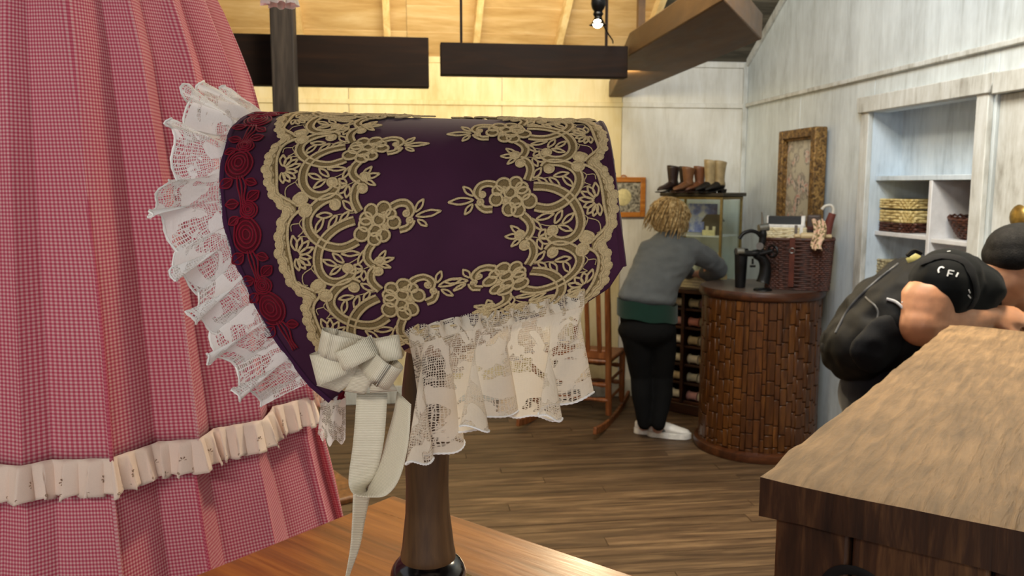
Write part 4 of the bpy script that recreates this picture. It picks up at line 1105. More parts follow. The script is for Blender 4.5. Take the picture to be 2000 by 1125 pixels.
# glass case
m_cbr = plain('dull_brass_edge', '#8d7b4a', .4, .6, .5)
m_cdk = plain('dark_bronze_rim', '#3b3428', .45, .4)
def glass(name, tint=(.93, .97, .95, 1)):
    t = NT(name); tr = t.n('BsdfTransparent', {0: tint}); gl = t.n('BsdfGlossy', {'Roughness': .04})
    fr = t.n('LayerWeight', {'Blend': .5}); ff = t.math('ADD', t.math('MULTIPLY', t.math('POWER', fr.outputs[1], 4.0), .5), .05); mx = t.n('MixShader', {0: ff, 1: tr.outputs[0], 2: gl.outputs[0]})
    t.t.links.new(mx.outputs[0], t.t.nodes['Material Output'].inputs[0]); return t.m
m_glass = glass('clear_case_glass')
gz0, gz1 = CT, at(1405, 377, 5.15).z
GW, GD = .42, .30
gc = thing('glass_showcase', 'glass display case with brass edges standing on the dark cabinet', 'display case', (K.x, K.y, gz0), math.atan2(du.y, du.x))
H_ = gz1-gz0
for x, y in ((0, 0), (GW, 0), (0, -GD), (GW, -GD)): obj('corner_post', MB().box((x, y, H_/2), (.016, .016, H_-.03)), m_cbr, gc, .002, False, world=False)
obj('floor_panel', MB().box((GW/2, -GD/2, .0125), (GW+.02, GD+.02, .024)), m_cdk, gc, .003, False, world=False)
obj('top_rim', MB().box((GW/2, -GD/2, H_-.012), (GW+.05, GD+.05, .024)), m_cdk, gc, .005, False, world=False)
obj('top_trim', MB().box((GW/2, -GD/2, H_-.034), (GW+.02, GD+.02, .018)), m_cbr, gc, .003, False, world=False)
for c, d in (((GW/2, 0, H_/2-.01), (GW-.02, .004, H_-.075)), ((0, -GD/2, H_/2-.01), (.004, GD-.02, H_-.075)), ((GW, -GD/2, H_/2-.01), (.004, GD-.02, H_-.075)), ((GW/2, -GD, H_/2-.01), (GW-.02, .004, H_-.075))):
    obj('pane', MB().box(c, d), m_glass, gc, 0, False, world=False)
obj('glass_shelf', MB().box((GW/2, -GD/2, .33), (GW-.03, GD-.03, .008)), m_shelfw, gc, 0, False, world=False)
grot = Matrix.Rotation(gc.rotation_euler.z, 3, 'Z')
def incase(x, y, z): p = grot @ V((x, y, 0)); return V((K.x+p.x, K.y+p.y, gz0+z))
# things in the case
m_dk = plain('dark_trinket', '#2a2019', .5); m_crm = plain('cream_ceramic', '#d9cdb0', .5); m_ylw = plain('pale_yellow_card', '#e8dca8', .7)
th = thing('trinket_house', 'small dark carved house ornament inside the glass case', 'ornament', incase(.12, -.13, .334), gc.rotation_euler.z)
obj('walls', MB().box((0, 0, .045), (.1, .07, .09)), m_dk, th, .003, False, world=False)
obj('roof', MB().add([(-.065, -.05, .09), (.065, -.05, .09), (.065, .05, .09), (-.065, .05, .09), (-.05, 0, .14), (.05, 0, .14)], [(0, 1, 5, 4), (2, 3, 4, 5), (0, 4, 3), (1, 2, 5), (3, 2, 1, 0)]), m_dk, th, .002, False, world=False)
for x in (-.025, .025): obj('window', MB().box((x, .036, .045), (.02, .004, .03)), m_crm, th, 0, False, world=False)
o = tag(obj('card', MB().box((0, 0, .018), (.09, .008, .036)), m_ylw, None, .001, False, world=False), 'pale yellow card propped on the glass case shelf', 'card'); o.location = incase(.11, -.05, .3345); o.rotation_euler = (-.15, 0, gc.rotation_euler.z)
for x, y, h, r, c, lb in ((.05, -.10, .2, .055, '#b59a6b', 'tan cloth doll figure at the glass case corner'), (.16, -.12, .17, .05, '#6d4c33', 'brown feathered figurine inside the glass case'), (.27, -.14, .19, .05, '#d6cdb5', 'cream draped figurine inside the glass case')):
    f_ = thing('figurine', lb, 'figurine', incase(x, y, .0255), 0)
    mt = plain('figurine_'+c[1:], c, .8)
    obj('skirt', MB().lathe([(0, 0), (r, 0), (r*.95, h*.2), (r*.55, h*.55), (r*.3, h*.68), (0, h*.68)], (0, 0, 0), 16), mt, f_, world=False)
    obj('torso', MB().ell((0, 0, h*.72), (r*.42, r*.32, h*.16)), mt, f_, world=False)
    obj('head', MB().ell((0, 0, h*.92), r*.3), m_crm, f_, world=False)
    obj('arm', MB().tube([(-r*.4, 0, h*.78), (-r*.65, .01, h*.6), (-r*.3, .03, h*.55)], .006, 6), mt, f_, world=False)
    obj('arm', MB().tube([(r*.4, 0, h*.78), (r*.65, .01, h*.6), (r*.3, .03, h*.55)], .006, 6), mt, f_, world=False)
scr = NT('blue_white_backdrop'); nz_ = scr.noise(scr.coords('object'), 9, 3); scr.set_b(Base_Color=scr.ramp(nz_, [(.35, hexc('#1b2a86')), (.5, hexc('#6f86dd')), (.62, hexc('#e4e8f5'))]), Roughness=.6)  # blotched blue and white print of the card
bk = tag(obj('backdrop_card', MB().box((0, 0, .0), (.22, .006, .2)), scr.m, None, 0, False, world=False), 'blue and white picture card at the back of the glass case', 'card'); bk.location = incase(.27, -.27, .44); bk.rotation_euler = (0, 0, gc.rotation_euler.z)
# boots on top of the case
def boot(loc, rz, h, c, sole, tall, label, lace_c=None):
    m = plain('boot_leather_'+c[1:], c, .4, 0, .5, .12, 30); ms = plain('boot_sole_'+sole[1:], sole, .6)
    b = thing('boot', label, 'boot', loc, rz, 'old lace-up boots on the glass case')
    # toe towards +x; heel at 0
    sec = [(.0, .03, .022), (.012, .05, .027), (.04, .04, .028), (.09, .03, .032), (.13, .022, .03), (.16, .014, .02)]
    mb = MB()
    def fn(u, v):
        a = v*2*math.pi
        x = -.005+.175*u; hh = interp([(0, .05), (.2, .062), (.4, .055), (.65, .036), (.88, .026), (1, .012)], u); ww = interp([(0, .012), (.12, .024), (.35, .025), (.65, .032), (.85, .028), (1, .008)], u)
        return V((x, ww*math.cos(a), .028-.014*u+hh*.5+hh*.5*math.sin(a)))
    mb.grid(fn, 20, 16); obj('vamp', mb, ms if tall else m, b, world=False)
    sf = MB()
    def fs(u, v):
        a = v*2*math.pi; z = .05+(h-.05)*u
        rx = interp([(0, .036), (.25, .031), (.6, .036), (1, .045)], u); ry = interp([(0, .026), (.3, .026), (1, .036)], u)
        return V((.034+.004*math.sin(u*3)+rx*math.cos(a), ry*math.sin(a), z+(.008*math.cos(a) if u > .95 else 0)))
    sf.grid(fs, 12, 18); o = obj('shaft', sf, m, b, world=False); q = o.modifiers.new('s', 'SOLIDIFY'); q.thickness = .003
    hl = MB().box((.014, 0, .013), (.04, .044, .026), None, (1.15, 1.1)); obj('heel', hl, ms, b, .003, False, world=False)
    sl_ = MB(); P = [(.02, .024), (.06, .02), (.1, .008), (.14, .004), (.172, .006)]
    for (x0, z0), (x1, z1) in zip(P, P[1:]): sl_.bar((x0, 0, z0), (x1, 0, z1), .05, .007)
    obj('sole', sl_, ms, b, .002, False, world=False)
    lc_ = plain('boot_lace_'+c[1:], lace_c or '#1a120c', .8); lb = MB()
    for i in range(7):
        u = .15+.78*i/6; z = .05+(h-.05)*u; x = .034+interp([(0, .036), (.25, .031), (.6, .036), (1, .045)], u)
        lb.tube([(x-.006, -.014, z-.004), (x+.003, 0, z), (x-.006, .014, z+.004)], .0022, 5)
    obj('laces', lb, lc_, b, world=False)
tz = gz1
def onc(px, py): 
    p = atz(px, py, tz) if py > 365 else at(px, 372, 5.3); return p
specs = [(1322, 5.38, '#2c1c18', '#120c0a', .175, 'dark brown lace-up boot, leftmost on the glass case'), (1345, 5.43, '#33261f', '#120c0a', .17, 'dark brown lace-up boot beside the leftmost one'),
         (1352, 5.30, '#7d5436', '#3a1f12', .165, 'tan orange lace-up boot next to the dark pair'), (1374, 5.33, '#784a2e', '#3a1f12', .17, 'tan orange lace-up boot nearer the fabric pair'),
         (1394, 5.27, '#b09a70', '#17130f', .21, 'tall beige canvas boot with dark toe, left of its pair'), (1413, 5.26, '#a8936b', '#17130f', .205, 'tall beige canvas boot with dark toe, rightmost on the case')]
fan = math.atan2(-.35, -1)
for px, Y, c, s_, h, lb in specs:
    p = at(px, 365, Y); boot((p.x, p.y, tz), math.radians(205), h, c, s_, h > .2, lb, '#6d5a3a' if h > .2 else None)
# stack of trays and cloth under her elbows
m_tr = plain('cream_tray', '#d9d0ac', .6); 
tp0 = at(1358, 572, 5.2)
for i in range(4):
    e = MB(); w_, d_ = .215, .13
    e.box((0, 0, .003), (w_, d_, .006)); e.box((0, d_/2-.004, .009), (w_, .008, .014)); e.box((0, -d_/2+.004, .009), (w_, .008, .014)); e.box((w_/2-.004, 0, .009), (.008, d_, .014)); e.box((-w_/2+.004, 0, .009), (.008, d_, .014))
    o = tag(obj('card_tray', e, m_tr, None, .001, False, world=False), 'shallow cream tray, %s of the stack on the dark cabinet' % ('lowest', 'second from bottom', 'third from bottom', 'topmost')[i], 'tray', 'stack of cream trays')
    o.location = incase(.12, .085, 0)+V((0, 0, .0185*i+.0005)); o.location.z = CT+.0005+.0185*i; o.rotation_euler = (0, 0, gc.rotation_euler.z)
# the cabinet top needs to reach under the trays
obj('ledge', MB().box((.2, .085, CT-.015), (.52, .2, .03)), m_cab, cab, .004, False, world=False)
m_cl = NT('cream_green_cloth'); n_ = m_cl.noise(m_cl.coords('object'), 18, 2); m_cl.set_b(Base_Color=m_cl.ramp(n_, [(.5, hexc('#d8cfae')), (.56, hexc('#d8cfae')), (.58, hexc('#3d8f7a')), (.64, hexc('#3d8f7a')), (.66, hexc('#d2c49a'))]), Roughness=.85)
cl = MB().grid(lambda u, v: V(((u-.5)*.19, (v-.5)*.1, .012+.02*noise.noise(V((u*4, v*4, 2)))+.02*math.sin(u*3.1)*math.sin(v*3.1))), 24, 16)
o = obj('folded_cloth', cl, m_cl.m, None, world=False); tag(o, 'rumpled cream and green cloth lying on the cream trays', 'cloth'); o.location = incase(.11, .09, 0); o.location.z = CT+.0005+.0185*4+.001; o.rotation_euler = (0, 0, gc.rotation_euler.z)
q = o.modifiers.new('s', 'SOLIDIFY'); q.thickness = .004
# ---------------------------------------------------------------- on the round counter: cup, sewing machine, basket
m_cup = plain('matt_black_cup', '#0c0e13', .45)
cp_ = at(1446, 545, 4.50)
cpo = thing('travel_cup', 'tall black travel cup on the round counter', 'cup', (cp_.x, cp_.y, bZ))
ch_ = at(1440, 484, 4.50).z-bZ
obj('body', MB().lathe([(0, .0), (.026, 0), (.029, .004), (.038, ch_-.03), (.0, ch_-.03)], (0, 0, 0), 28), m_cup, cpo, world=False)
obj('lid', MB().lathe([(.0, ch_-.03), (.040, ch_-.03), (.041, ch_-.018), (.036, ch_-.004), (.0, ch_)], (0, 0, 0), 28), m_cup, cpo, world=False)
m_iron = plain('black_cast_iron', '#17181a', .4, .5, .5, .2, 40); m_steel = plain('worn_steel', '#8f8d86', .3, .9, .5)
sb = at(1488, 552, 4.36); sb.z = bZ
sm_ = thing('leather_sewing_machine', 'antique black hand-cranked cobbler sewing machine on the round counter', 'sewing machine', sb, 0, None, True)
def mp(px, py, dy=0.0): return at(px, py, 4.36+dy)
obj('pedestal', MB().tube(catmull([mp(1490, 552), mp(1494, 535), mp(1494, 517), mp(1488, 504), mp(1476, 497)], 5), [.040]+[.036-.012*i/19 for i in range(20)], 16), m_iron, sm_)
obj('foot', MB().lathe([(0, 0), (.052, 0), (.05, .008), (.04, .014), (0, .014)], (mp(1490, 552).x, mp(1490, 552).y, bZ), 24), m_iron, sm_)
obj('arm', MB().tube(catmull([mp(1442, 494), mp(1455, 495), mp(1472, 495), mp(1490, 492)], 5), [.014]*4+[.017]*6+[.02]*6, 14), m_iron, sm_)
obj('arm_cap', MB().tube([mp(1438, 491), mp(1452, 491)], .018, 14), m_steel, sm_)
obj('arch', MB().tube(catmull([mp(1444, 466), mp(1452, 456), mp(1466, 451), mp(1478, 454), mp(1486, 462)], 6), .009, 10, flat=1.2), m_iron, sm_)
obj('head_column', MB().tube(catmull([mp(1484, 492), mp(1488, 475), mp(1490, 460), mp(1489, 446)], 5), [.017]*5+[.02]*5+[.022]*3+[.018]*3, 14), m_iron, sm_)
obj('tension_drum', MB().tube([mp(1482, 446), mp(1500, 443)], .022, 16), m_steel, sm_)
obj('needle_bar', MB().tube([mp(1490, 444), mp(1489, 428), mp(1488, 414)], [.009, .006, .004], 10), m_steel, sm_)
obj('crank_shaft', MB().tube([mp(1484, 496, -.02), mp(1508, 490, -.05)], .012, 12), m_iron, sm_)
wc = mp(1509, 491, -.05)
whl = MB()
for a in range(24):
    pass
wx = (RGT*.55-FH*.8).normalized(); wy = V((0, 0, 1))
whl.tube([wc+(wx*math.cos(t)+wy*math.sin(t))*.032 for t in [k*2*math.pi/24 for k in range(24)]], .006, 8, closed=True)
for k in range(5): t = k*2*math.pi/5; whl.tube([wc, wc+(wx*math.cos(t)+wy*math.sin(t))*.032], .004, 6)
obj('hand_wheel', whl, m_iron, sm_)
obj('thumbscrew', MB().tube([mp(1470, 505), mp(1470, 516)], .006, 8).box(mp(1470, 520), (.032, .006, .012)), m_iron, sm_)
obj('side_plate', MB().tube([mp(1484, 480), mp(1484, 481, -.03)], .02, 16), m_steel, sm_)
# wicker basket
def wicker(name, c1, c2, sc_u=1):
    t = NT(name); v = t.coords('object'); s = t.n('SeparateXYZ', {0: v})
    n = t.noise(v, 60, 3); c = t.ramp(n, [(.35, hexc(c1)), (.65, hexc(c2))]); t.set_b(Base_Color=c, Roughness=.6); t.bump(n, .4, .002); return t.m
m_wick = wicker('dark_brown_wicker', '#2e160d', '#5a3020'); m_leather = plain('brown_leather', '#5c2c1e', .5, 0, .4, .15, 30)
m_wickl = wicker('straw_wicker', '#b39a5c', '#dccb92')
def weave(W, D, H, taper, rows, stakes, r):
    """woven rectangular basket wall: each weaver is a wavy ring that passes in front of and behind the stakes"""
    mb = MB()
    def rect(u, w, d, rad):
        # rounded rectangle perimeter
        pts = []; 
        a = u*2*math.pi; n = 5
        x = abs(math.cos(a))**(2/n)*w/2*(1 if math.cos(a) > 0 else -1); y = abs(math.sin(a))**(2/n)*d/2*(1 if math.sin(a) > 0 else -1)
        return x, y
    for k in range(rows):
        f = (k+.5)/rows; s = lerp(1, taper, f); P = []
        for i in range(stakes*2):
            u = i/(stakes*2); x, y = rect(u, W*s, D*s, .03); o = r*.9*(1 if (i//1+k) % 2 else -1)
            l = math.hypot(x, y) or 1; P.append((x+x/l*o, y+y/l*o, H*f))
        mb.tube(P, r, 5, closed=True, flat=H/rows/2/r*1.02, nrm=V((0, 0, 1)))
    return mb, rect
bkp = V((2.185, 4.40, bZ)); bk = None
bw, bdp, bh = .335, .2, .285
brz = math.radians(-28)
BKX, BKY = 2.20, 4.43
bsk = thing('wicker_basket', 'large dark brown wicker hamper on the round counter', 'basket', (BKX, BKY, bZ), brz)
mbk, rect = weave(bw, bdp, bh, 1.1, 26, 30, .0055)
obj('woven_wall', mbk, m_wick, bsk, world=False)
stk = MB()
for i in range(30):
    u = i/30; x, y = rect(u, bw, bdp, 0); stk.tube([(x, y, 0), (x*1.1, y*1.1, bh)], .004, 5)
obj('stakes', stk, m_wick, bsk, world=False)
obj('bottom', MB().prism([rect(i/40, bw*.97, bdp*.97, 0) for i in range(40)], .001, .012), m_wick, bsk, world=False)
obj('rim', MB().tube([(rect(i/60, bw*1.11, bdp*1.11, 0)[0], rect(i/60, bw*1.11, bdp*1.11, 0)[1], bh) for i in range(60)], .010, 8, closed=True), m_wick, bsk, world=False)
for x in (-.03,):
    obj('strap', MB().bar((x, -bdp/2-.014, .02), (x, -bdp/2*1.1-.016, bh+.012), .03, .006, (0, 1, 0)), m_leather, bsk, .001, False, world=False)
obj('buckle', MB().tube([(-.03+.014*math.cos(a), -bdp/2*1.1-.02, bh-.06+.014*math.sin(a)) for a in [k*math.pi/5 for k in range(10)]], .0025, 6, closed=True), m_steel, bsk, world=False)
def inb(x, y, z): p = Matrix.Rotation(brz, 3, 'Z') @ V((x, y, 0)); return V((BKX+p.x, BKY+p.y, bZ+z))
obj('lining', MB().prism([rect(i/40, bw*.98, bdp*.98, 0) for i in range(40)], bh*.74, bh*.79), m_dk, bsk, world=False)
# things in the basket
m_cane = wicker('cream_wicker_bag', '#d8c898', '#efe4c4'); m_wht = plain('white_linen', '#e9e6de', .8)
hb = thing('handbag', 'cream woven handbag with grey straps lying in the wicker hamper', 'bag', inb(-.075, -.02, bh*.79), brz)
mb, rc2 = weave(.22, .13, .125, .98, 12, 24, .0048); obj('woven_wall', mb, m_cane, hb, world=False)
obj('top', MB().prism([rc2(i/40, .215, .125, 0) for i in range(40)], .122, .142), m_wht, hb, .006, False, world=False)
obj('bottom', MB().prism([rc2(i/40, .215, .125, 0) for i in range(40)], .0, .012), m_wht, hb, .004, False, world=False)
m_gst = plain('grey_brown_strap', '#6e635a', .6)
for x in (.06, .088): obj('strap', MB().bar((x, -.07, .0), (x, -.072, .14), .016, .005, (0, 1, 0)), m_gst if x < .08 else m_wht, hb, .001, False, world=False)
o = thing('dark_box', 'flat dark grey box lying on the cream handbag', 'box', inb(-.075, .0, bh*.79+.1425), brz)
m_dg = plain('charcoal_board', '#26282a', .6)
obj('body', MB().box((0, 0, .022), (.2, .1, .044)), m_dg, o, .003, False, world=False)
obj('end_band', MB().box((.094, 0, .0225), (.02, .103, .047)), m_wht, o, .002, False, world=False); obj('end_band', MB().box((-.097, 0, .0225), (.008, .103, .047)), m_wht, o, .002, False, world=False)
m_rp = wood('pale_turned_wood', '#a08a62', '#bda67c', '#d1bd96', 'X', 3, .5, .1)
rp_ = thing('rolling_pin', 'pale wooden rolling pin lying across the wicker hamper', 'rolling pin', inb(.1, -.06, bh*.6+.055), brz+.1)
rpm = MB().lathe([(0, -.1), (.011, -.098), (.013, -.085), (.009, -.068), (.018, -.064), (.02, -.055), (.02, .055), (.018, .064), (.009, .068), (.013, .085), (.011, .098), (0, .1)], (0, 0, 0), 16); rpm.v = [V((v.z, v.x, v.y)) for v in rpm.v]
obj('roller', rpm, m_rp, rp_, world=False)
rp_.location = inb(.075, -.085, bh+.02)
m_case = plain('brown_leather_case', '#4a3a30', .5)
o = thing('leather_case', 'dull brown leather case standing in the wicker hamper', 'case', inb(.075, .045, bh*.79), brz)
obj('body', MB().box((0, 0, .1), (.075, .06, .19)), m_case, o, .01, False, world=False, segs=3); obj('strap', MB().box((0, -.032, .12), (.077, .004, .02)), m_leather, o, .001, False, world=False)
o = thing('parasol', 'furled brown parasol leaning out of the hamper', 'umbrella', inb(.13, .0, bh*.79+.005), brz)
obj('canopy', MB().tube([(0, 0, 0), (.01, 0, .06), (.03, 0, .16), (.042, 0, .2)], [.026, .028, .022, .02], 12), plain('red_brown_cloth', '#6b3024', .6), o, world=False)
obj('handle', MB().tube(catmull([(.042, 0, .195), (.045, 0, .225), (.03, 0, .245), (0, 0, .24), (-.015, 0, .222)], 5), .008, 8), plain('ivory_handle', '#d5cfbf', .5), o, world=False)
fc = NT('floral_cloth'); n_ = fc.noise(fc.coords('object'), 55, 2); fc.set_b(Base_Color=fc.ramp(n_, [(.42, hexc('#7a6a44')), (.47, hexc('#d9c39a')), (.58, hexc('#e2b79e'))]), Roughness=.85)
def fcl(u, v):
    s = v; x = .10+.05*(u-.5)*(1.4-.5*s)+.012*math.sin(u*9)*s; 
    if s < .5: y, z = -.05-.13*s, bh+.11-.20*s
    else: y, z = -.115-.058*(s-.5)-.012, bh+.010-.12*(s-.5)
    return V((x+.01*math.sin(s*6), y-.012*math.sin(u*14+s*4), z+.006*math.sin(u*11)))
o = obj('floral_scarf', MB().grid(fcl, 20, 24), fc.m, None, world=False); tag(o, 'floral pink and cream scarf spilling over the hamper rim', 'scarf'); o.location = (BKX, BKY, bZ); o.rotation_euler = (0, 0, brz)
q = o.modifiers.new('s', 'SOLIDIFY'); q.thickness = .003
# ---------------------------------------------------------------- pictures
m_gilt = NT('carved_gilt'); n_ = m_gilt.noise(m_gilt.coords('object'), 45, 4, .6, .8); m_gilt.set_b(Base_Color=m_gilt.ramp(n_, [(.35, hexc('#3a2610')), (.52, hexc('#7a5a2c')), (.68, hexc('#a9854a'))]), Roughness=.5, Metallic=.25); m_gilt.bump(n_, .9, .008)
pt = NT('faded_floral_picture'); v_ = pt.coords('object'); n1 = pt.noise(v_, 9, 3); n2 = pt.noise(v_, 26, 3)
c0 = pt.ramp(n1, [(.42, hexc('#b9b29e')), (.5, hexc('#8f877a')), (.58, hexc('#cfc8ba'))]); c1 = pt.ramp(n2, [(.4, hexc('#5c5650')), (.5, hexc('#c8beb0')), (.62, hexc('#b98478'))])
mk = pt.n('MapRange', {0: n1, 1: .5, 2: .56}).outputs[0]; pt.set_b(Base_Color=pt.mix(mk, c0, c1), Roughness=.35)
fx = atx(1590, 300, 2.33); y0_ = fx.y; y1_ = atx(1519, 300, 2.33).y; z1_ = atx(1590, 247, 2.33).z; z0_ = 1.27
fp = thing('ornate_picture', 'tall faded floral picture in a deep carved gilt frame on the right wall', 'picture', (XR, (y0_+y1_)/2, z0_), 0, None, True)
fw = .055
X0, X1 = 2.33, XR-.0215
obj('frame_side', MB().bbox((X0, y0_, z0_), (X1, y0_+fw, z1_)), m_gilt.m, fp, .008, False); obj('frame_side', MB().bbox((X0, y1_-fw, z0_), (X1, y1_, z1_)), m_gilt.m, fp, .008, False)
obj('frame_rail', MB().bbox((X0, y0_+fw, z1_-fw), (X1, y1_-fw, z1_)), m_gilt.m, fp, .008, False); obj('frame_rail', MB().bbox((X0, y0_+fw, z0_), (X1, y1_-fw, z0_+fw)), m_gilt.m, fp, .008, False)
for a, b in (((y0_+fw, z0_+fw), (y0_+fw+.012, z1_-fw)), ((y1_-fw-.012, z0_+fw), (y1_-fw, z1_-fw)), ((y0_+fw, z1_-fw-.012), (y1_-fw, z1_-fw)), ((y0_+fw, z0_+fw), (y1_-fw, z0_+fw+.012))):
    obj('inner_moulding', MB().bbox((X0+.018, a[0], a[1]), (X0+.04, b[0], b[1])), m_gilt.m, fp, .003, False)
obj('picture_sheet', MB().bbox((X0+.035, y0_+fw, z0_+fw), (X0+.045, y1_-fw, z1_-fw)), pt.m, fp, 0, False)
m_owood = wood('orange_frame_wood', '#8a4e16', '#b06c22', '#c98a3a', 'X', 2, .4, .1, 'object', 10, .45, .05)
ov0, ov1 = at(1176, 346, YB-.04), at(1260, 424, YB-.04)
wo = thing('framed_roundel', 'orange-wood framed picture with a cream oval on the back wall', 'picture', ((ov0.x+ov1.x)/2, YB-.014, ov1.z), 0, None, True)
bw_ = .036
for lo, hi in (((ov0.x, ov1.z), (ov0.x+bw_, ov0.z)), ((ov1.x-bw_, ov1.z), (ov1.x, ov0.z)), ((ov0.x+bw_, ov0.z-bw_), (ov1.x-bw_, ov0.z)), ((ov0.x+bw_, ov1.z), (ov1.x-bw_, ov1.z+bw_))):
    obj('frame_rail', MB().bbox((lo[0], YB-.045, lo[1]), (hi[0], YB-.0145, hi[1])), m_owood, wo, .004, False)
mg = NT('grey_marbled_mount'); n_ = mg.noise(mg.coords('object'), 60, 3); mg.set_b(Base_Color=mg.ramp(n_, [(.35, hexc('#4a463c')), (.65, hexc('#b5b0a0'))]), Roughness=.4)
obj('mount', MB().bbox((ov0.x+bw_, YB-.03, ov1.z+bw_), (ov1.x-bw_, YB-.018, ov0.z-bw_)), mg.m, wo, 0, False)
oc = V(((ov0.x+ov1.x)/2, YB-.03, (ov0.z+ov1.z)/2))
el = MB(); oce = MB().lathe([(0, .004), (.052, .004), (.058, .0), (0, 0)], (0, 0, 0), 32, sx=1, sy=1.05); oce.v = [V((oc.x+v.x, oc.y-v.z, oc.z+v.y)) for v in oce.v]
obj('oval', oce, plain('cream_oval', '#d8cd9a', .6), wo)
obj('hook', MB().tube([oc+V((.02*math.cos(a), .0, (ov0.z-ov1.z)/2+.014*math.sin(a))) for a in [k*math.pi/6 for k in range(7)]], .004, 6), m_owood, wo)
# ---------------------------------------------------------------- baskets on the recess shelves
zt1 = 1.31; zt2 = 1.30
def rbask(name, label, loc, W, D, H, m, rz=0, lid=None, group=None, m2=None):
    b = thing(name, label, 'basket', loc, rz, group)
    mb, rc = weave(W, D, H, 1.0, max(4, int(H/.014)), 22, .006); obj('woven_wall', mb, m, b, world=False)
    obj('bottom', MB().prism([rc(i/36, W*.97, D*.97, 0) for i in range(36)], .0005, .01), m2 or m, b, world=False)
    obj('inner_top', MB().prism([rc(i/36, W*.97, D*.97, 0) for i in range(36)], H-.012, H-.002), m2 or m, b, world=False)
    return b
pb = atx(1782, 445, XR+.17)
bx_, by_ = XR+.15, pb.y
rbask('straw_basket', 'low dark brown woven basket at the bottom of the shelf stack', (bx_, by_, zt1+.0005), .2, .26, .05, m_wick, 0)
rbask('straw_basket', 'straw-coloured woven basket resting on the dark one in the recess', (bx_, by_, zt1+.052), .2, .26, .062, m_wickl, 0)
rbask('straw_basket', 'straw-coloured woven lid, topmost of the recess basket stack', (bx_, by_, zt1+.122), .205, .265, .05, m_wickl, 0)
rbask('small_basket', 'small pale green woven box left of the basket stack', (XR+.14, pb.y+.2, zt1+.0005), .12, .11, .09, wicker('pale_green_wicker', '#b9b98c', '#dcdcb8'), 0)
pb2 = atx(1893, 455, XR+.15)
bb = thing('bowl_basket', 'dark brown boat-shaped woven bowl on the right recess shelf', 'basket', (XR+.17, pb2.y-.02, zt2+.0005))
bbm = MB()
for k in range(9):
    f = k/8; s = lerp(.5, 1, f**.7); bbm.tube([(s*.10*math.cos(a), s*.145*math.sin(a)*(1.0), .006+.085*f+.018*f*abs(math.sin(a))**2+.003*(1 if (i+k) % 2 else -1)) for i, a in enumerate([q*2*math.pi/40 for q in range(40)])], .007, 6, closed=True)
obj('woven_wall', bbm, m_wick, bb, world=False); obj('bottom', MB().lathe([(0, .0), (.05, 0), (.052, .01), (0, .012)], (0, 0, 0), 24, sx=1, sy=1.4), m_wick, bb, world=False)
pbx = atx(1724, 512, XR+.1)
rbask('small_basket', 'small patterned tan basket on the lower left recess shelf', (XR+.12, pbx.y-.04, 1.0405), .1, .1, .12, wicker('patterned_tan_wicker', '#6e6248', '#cfc39a'), 0)
# ---------------------------------------------------------------- people
def skin(name, c):
    t = NT(name); n = t.noise(t.coords('object'), 35, 3); q = hexc(c)
    t.set_b(Base_Color=t.ramp(n, [(.35, tuple(x*.9 for x in q[:3])), (.65, tuple(min(1, x*1.08) for x in q[:3]))]), Roughness=.5)
    t.b.inputs['Subsurface Weight'].default_value = .08; t.b.inputs['Subsurface Radius'].default_value = (.02, .008, .004); t.bump(n, .08, .001); return t.m
m_skinw = skin('fair_skin', '#c99a82'); m_skinm = skin('tan_skin', '#b98360')
def head_parts(c, f, up, s=1.0):
    """skull, jaw, nose and ears of a head centred at c facing f"""
    B = basis(y=f, z=up); r = lambda x, y, z: c+B @ (V((x, y, z))*s)
    return [('e', r(0, -.012, .03), (.074*s, .092*s, .088*s), B), ('e', r(0, .02, -.035), (.06*s, .07*s, .075*s), B), ('e', r(0, .055, -.085), (.032*s, .03*s, .03*s), B),
            ('c', [(r(0, .088, .02), .008*s), (r(0, .104, -.018), .012*s), (r(0, .09, -.026), .012*s)]),
            ('e', r(.074, -.012, -.012), (.010*s, .018*s, .03*s), B), ('e', r(-.074, -.012, -.012), (.010*s, .018*s, .03*s), B),
            ('c', [(r(-.02, .078, -.058), .010*s), (r(.02, .078, -.058), .010*s)]), ('c', [(r(-.045, .07, .03), .012*s), (r(.045, .07, .03), .012*s)])], r, B
def face_bits(par, r, B, s, brow):
    m_eye_ = plain('eye_white', '#e8e4de', .3); m_iris = plain('dark_iris', '#2a1a12', .2)
    for x in (-.032, .032):
        e = obj('eye', MB().ell(r(x, .078, .012), .0115*s), m_eye_, par); obj('iris', MB().ell(r(x, .087, .012), .0055*s), m_iris, e)
        obj('eyebrow', MB().tube([r(x-.018, .083, .034), r(x, .09, .038), r(x+.018, .083, .034)], .004*s, 6), brow, par)
    obj('mouth', MB().tube([r(-.022, .083, -.06), r(0, .092, -.058), r(.022, .083, -.06)], .0045*s, 6), plain('lip_skin', '#a5605a', .45), par)
def hand_parts(wr, d, n, s=1.0, curl=.6, side=1):
    """palm, four bent fingers and a thumb; d points along the hand, n out of the back of the hand"""
    B = basis(y=d, z=n); r = lambda x, y, z: wr+B @ (V((x*side, y, z))*s); out = []
    out.append(('e', r(0, .045, 0), (.040*s, .05*s, .018*s), B))
    for x, L, y0 in ((-.030, .062, .080), (-.010, .074, .088), (.011, .070, .086), (.030, .054, .078)):
        a = 0; P = [(r(x, y0-.02, 0), .0095*s)]; y, z = y0, 0
        for k, seg in enumerate((.42, .33, .25)):
            a += curl*(.6 if k == 0 else 1.0); y += math.cos(a)*L*seg; z -= math.sin(a)*L*seg
            P.append((r(x, y, z), (.0092-.0010*k)*s))
        out.append(('c', P))
    out.append(('c', [(r(-.028, .015, -.004), .013*s), (r(-.050, .040, -.012), .011*s), (r(-.050, .070, -.024), .0095*s)]))
    return out
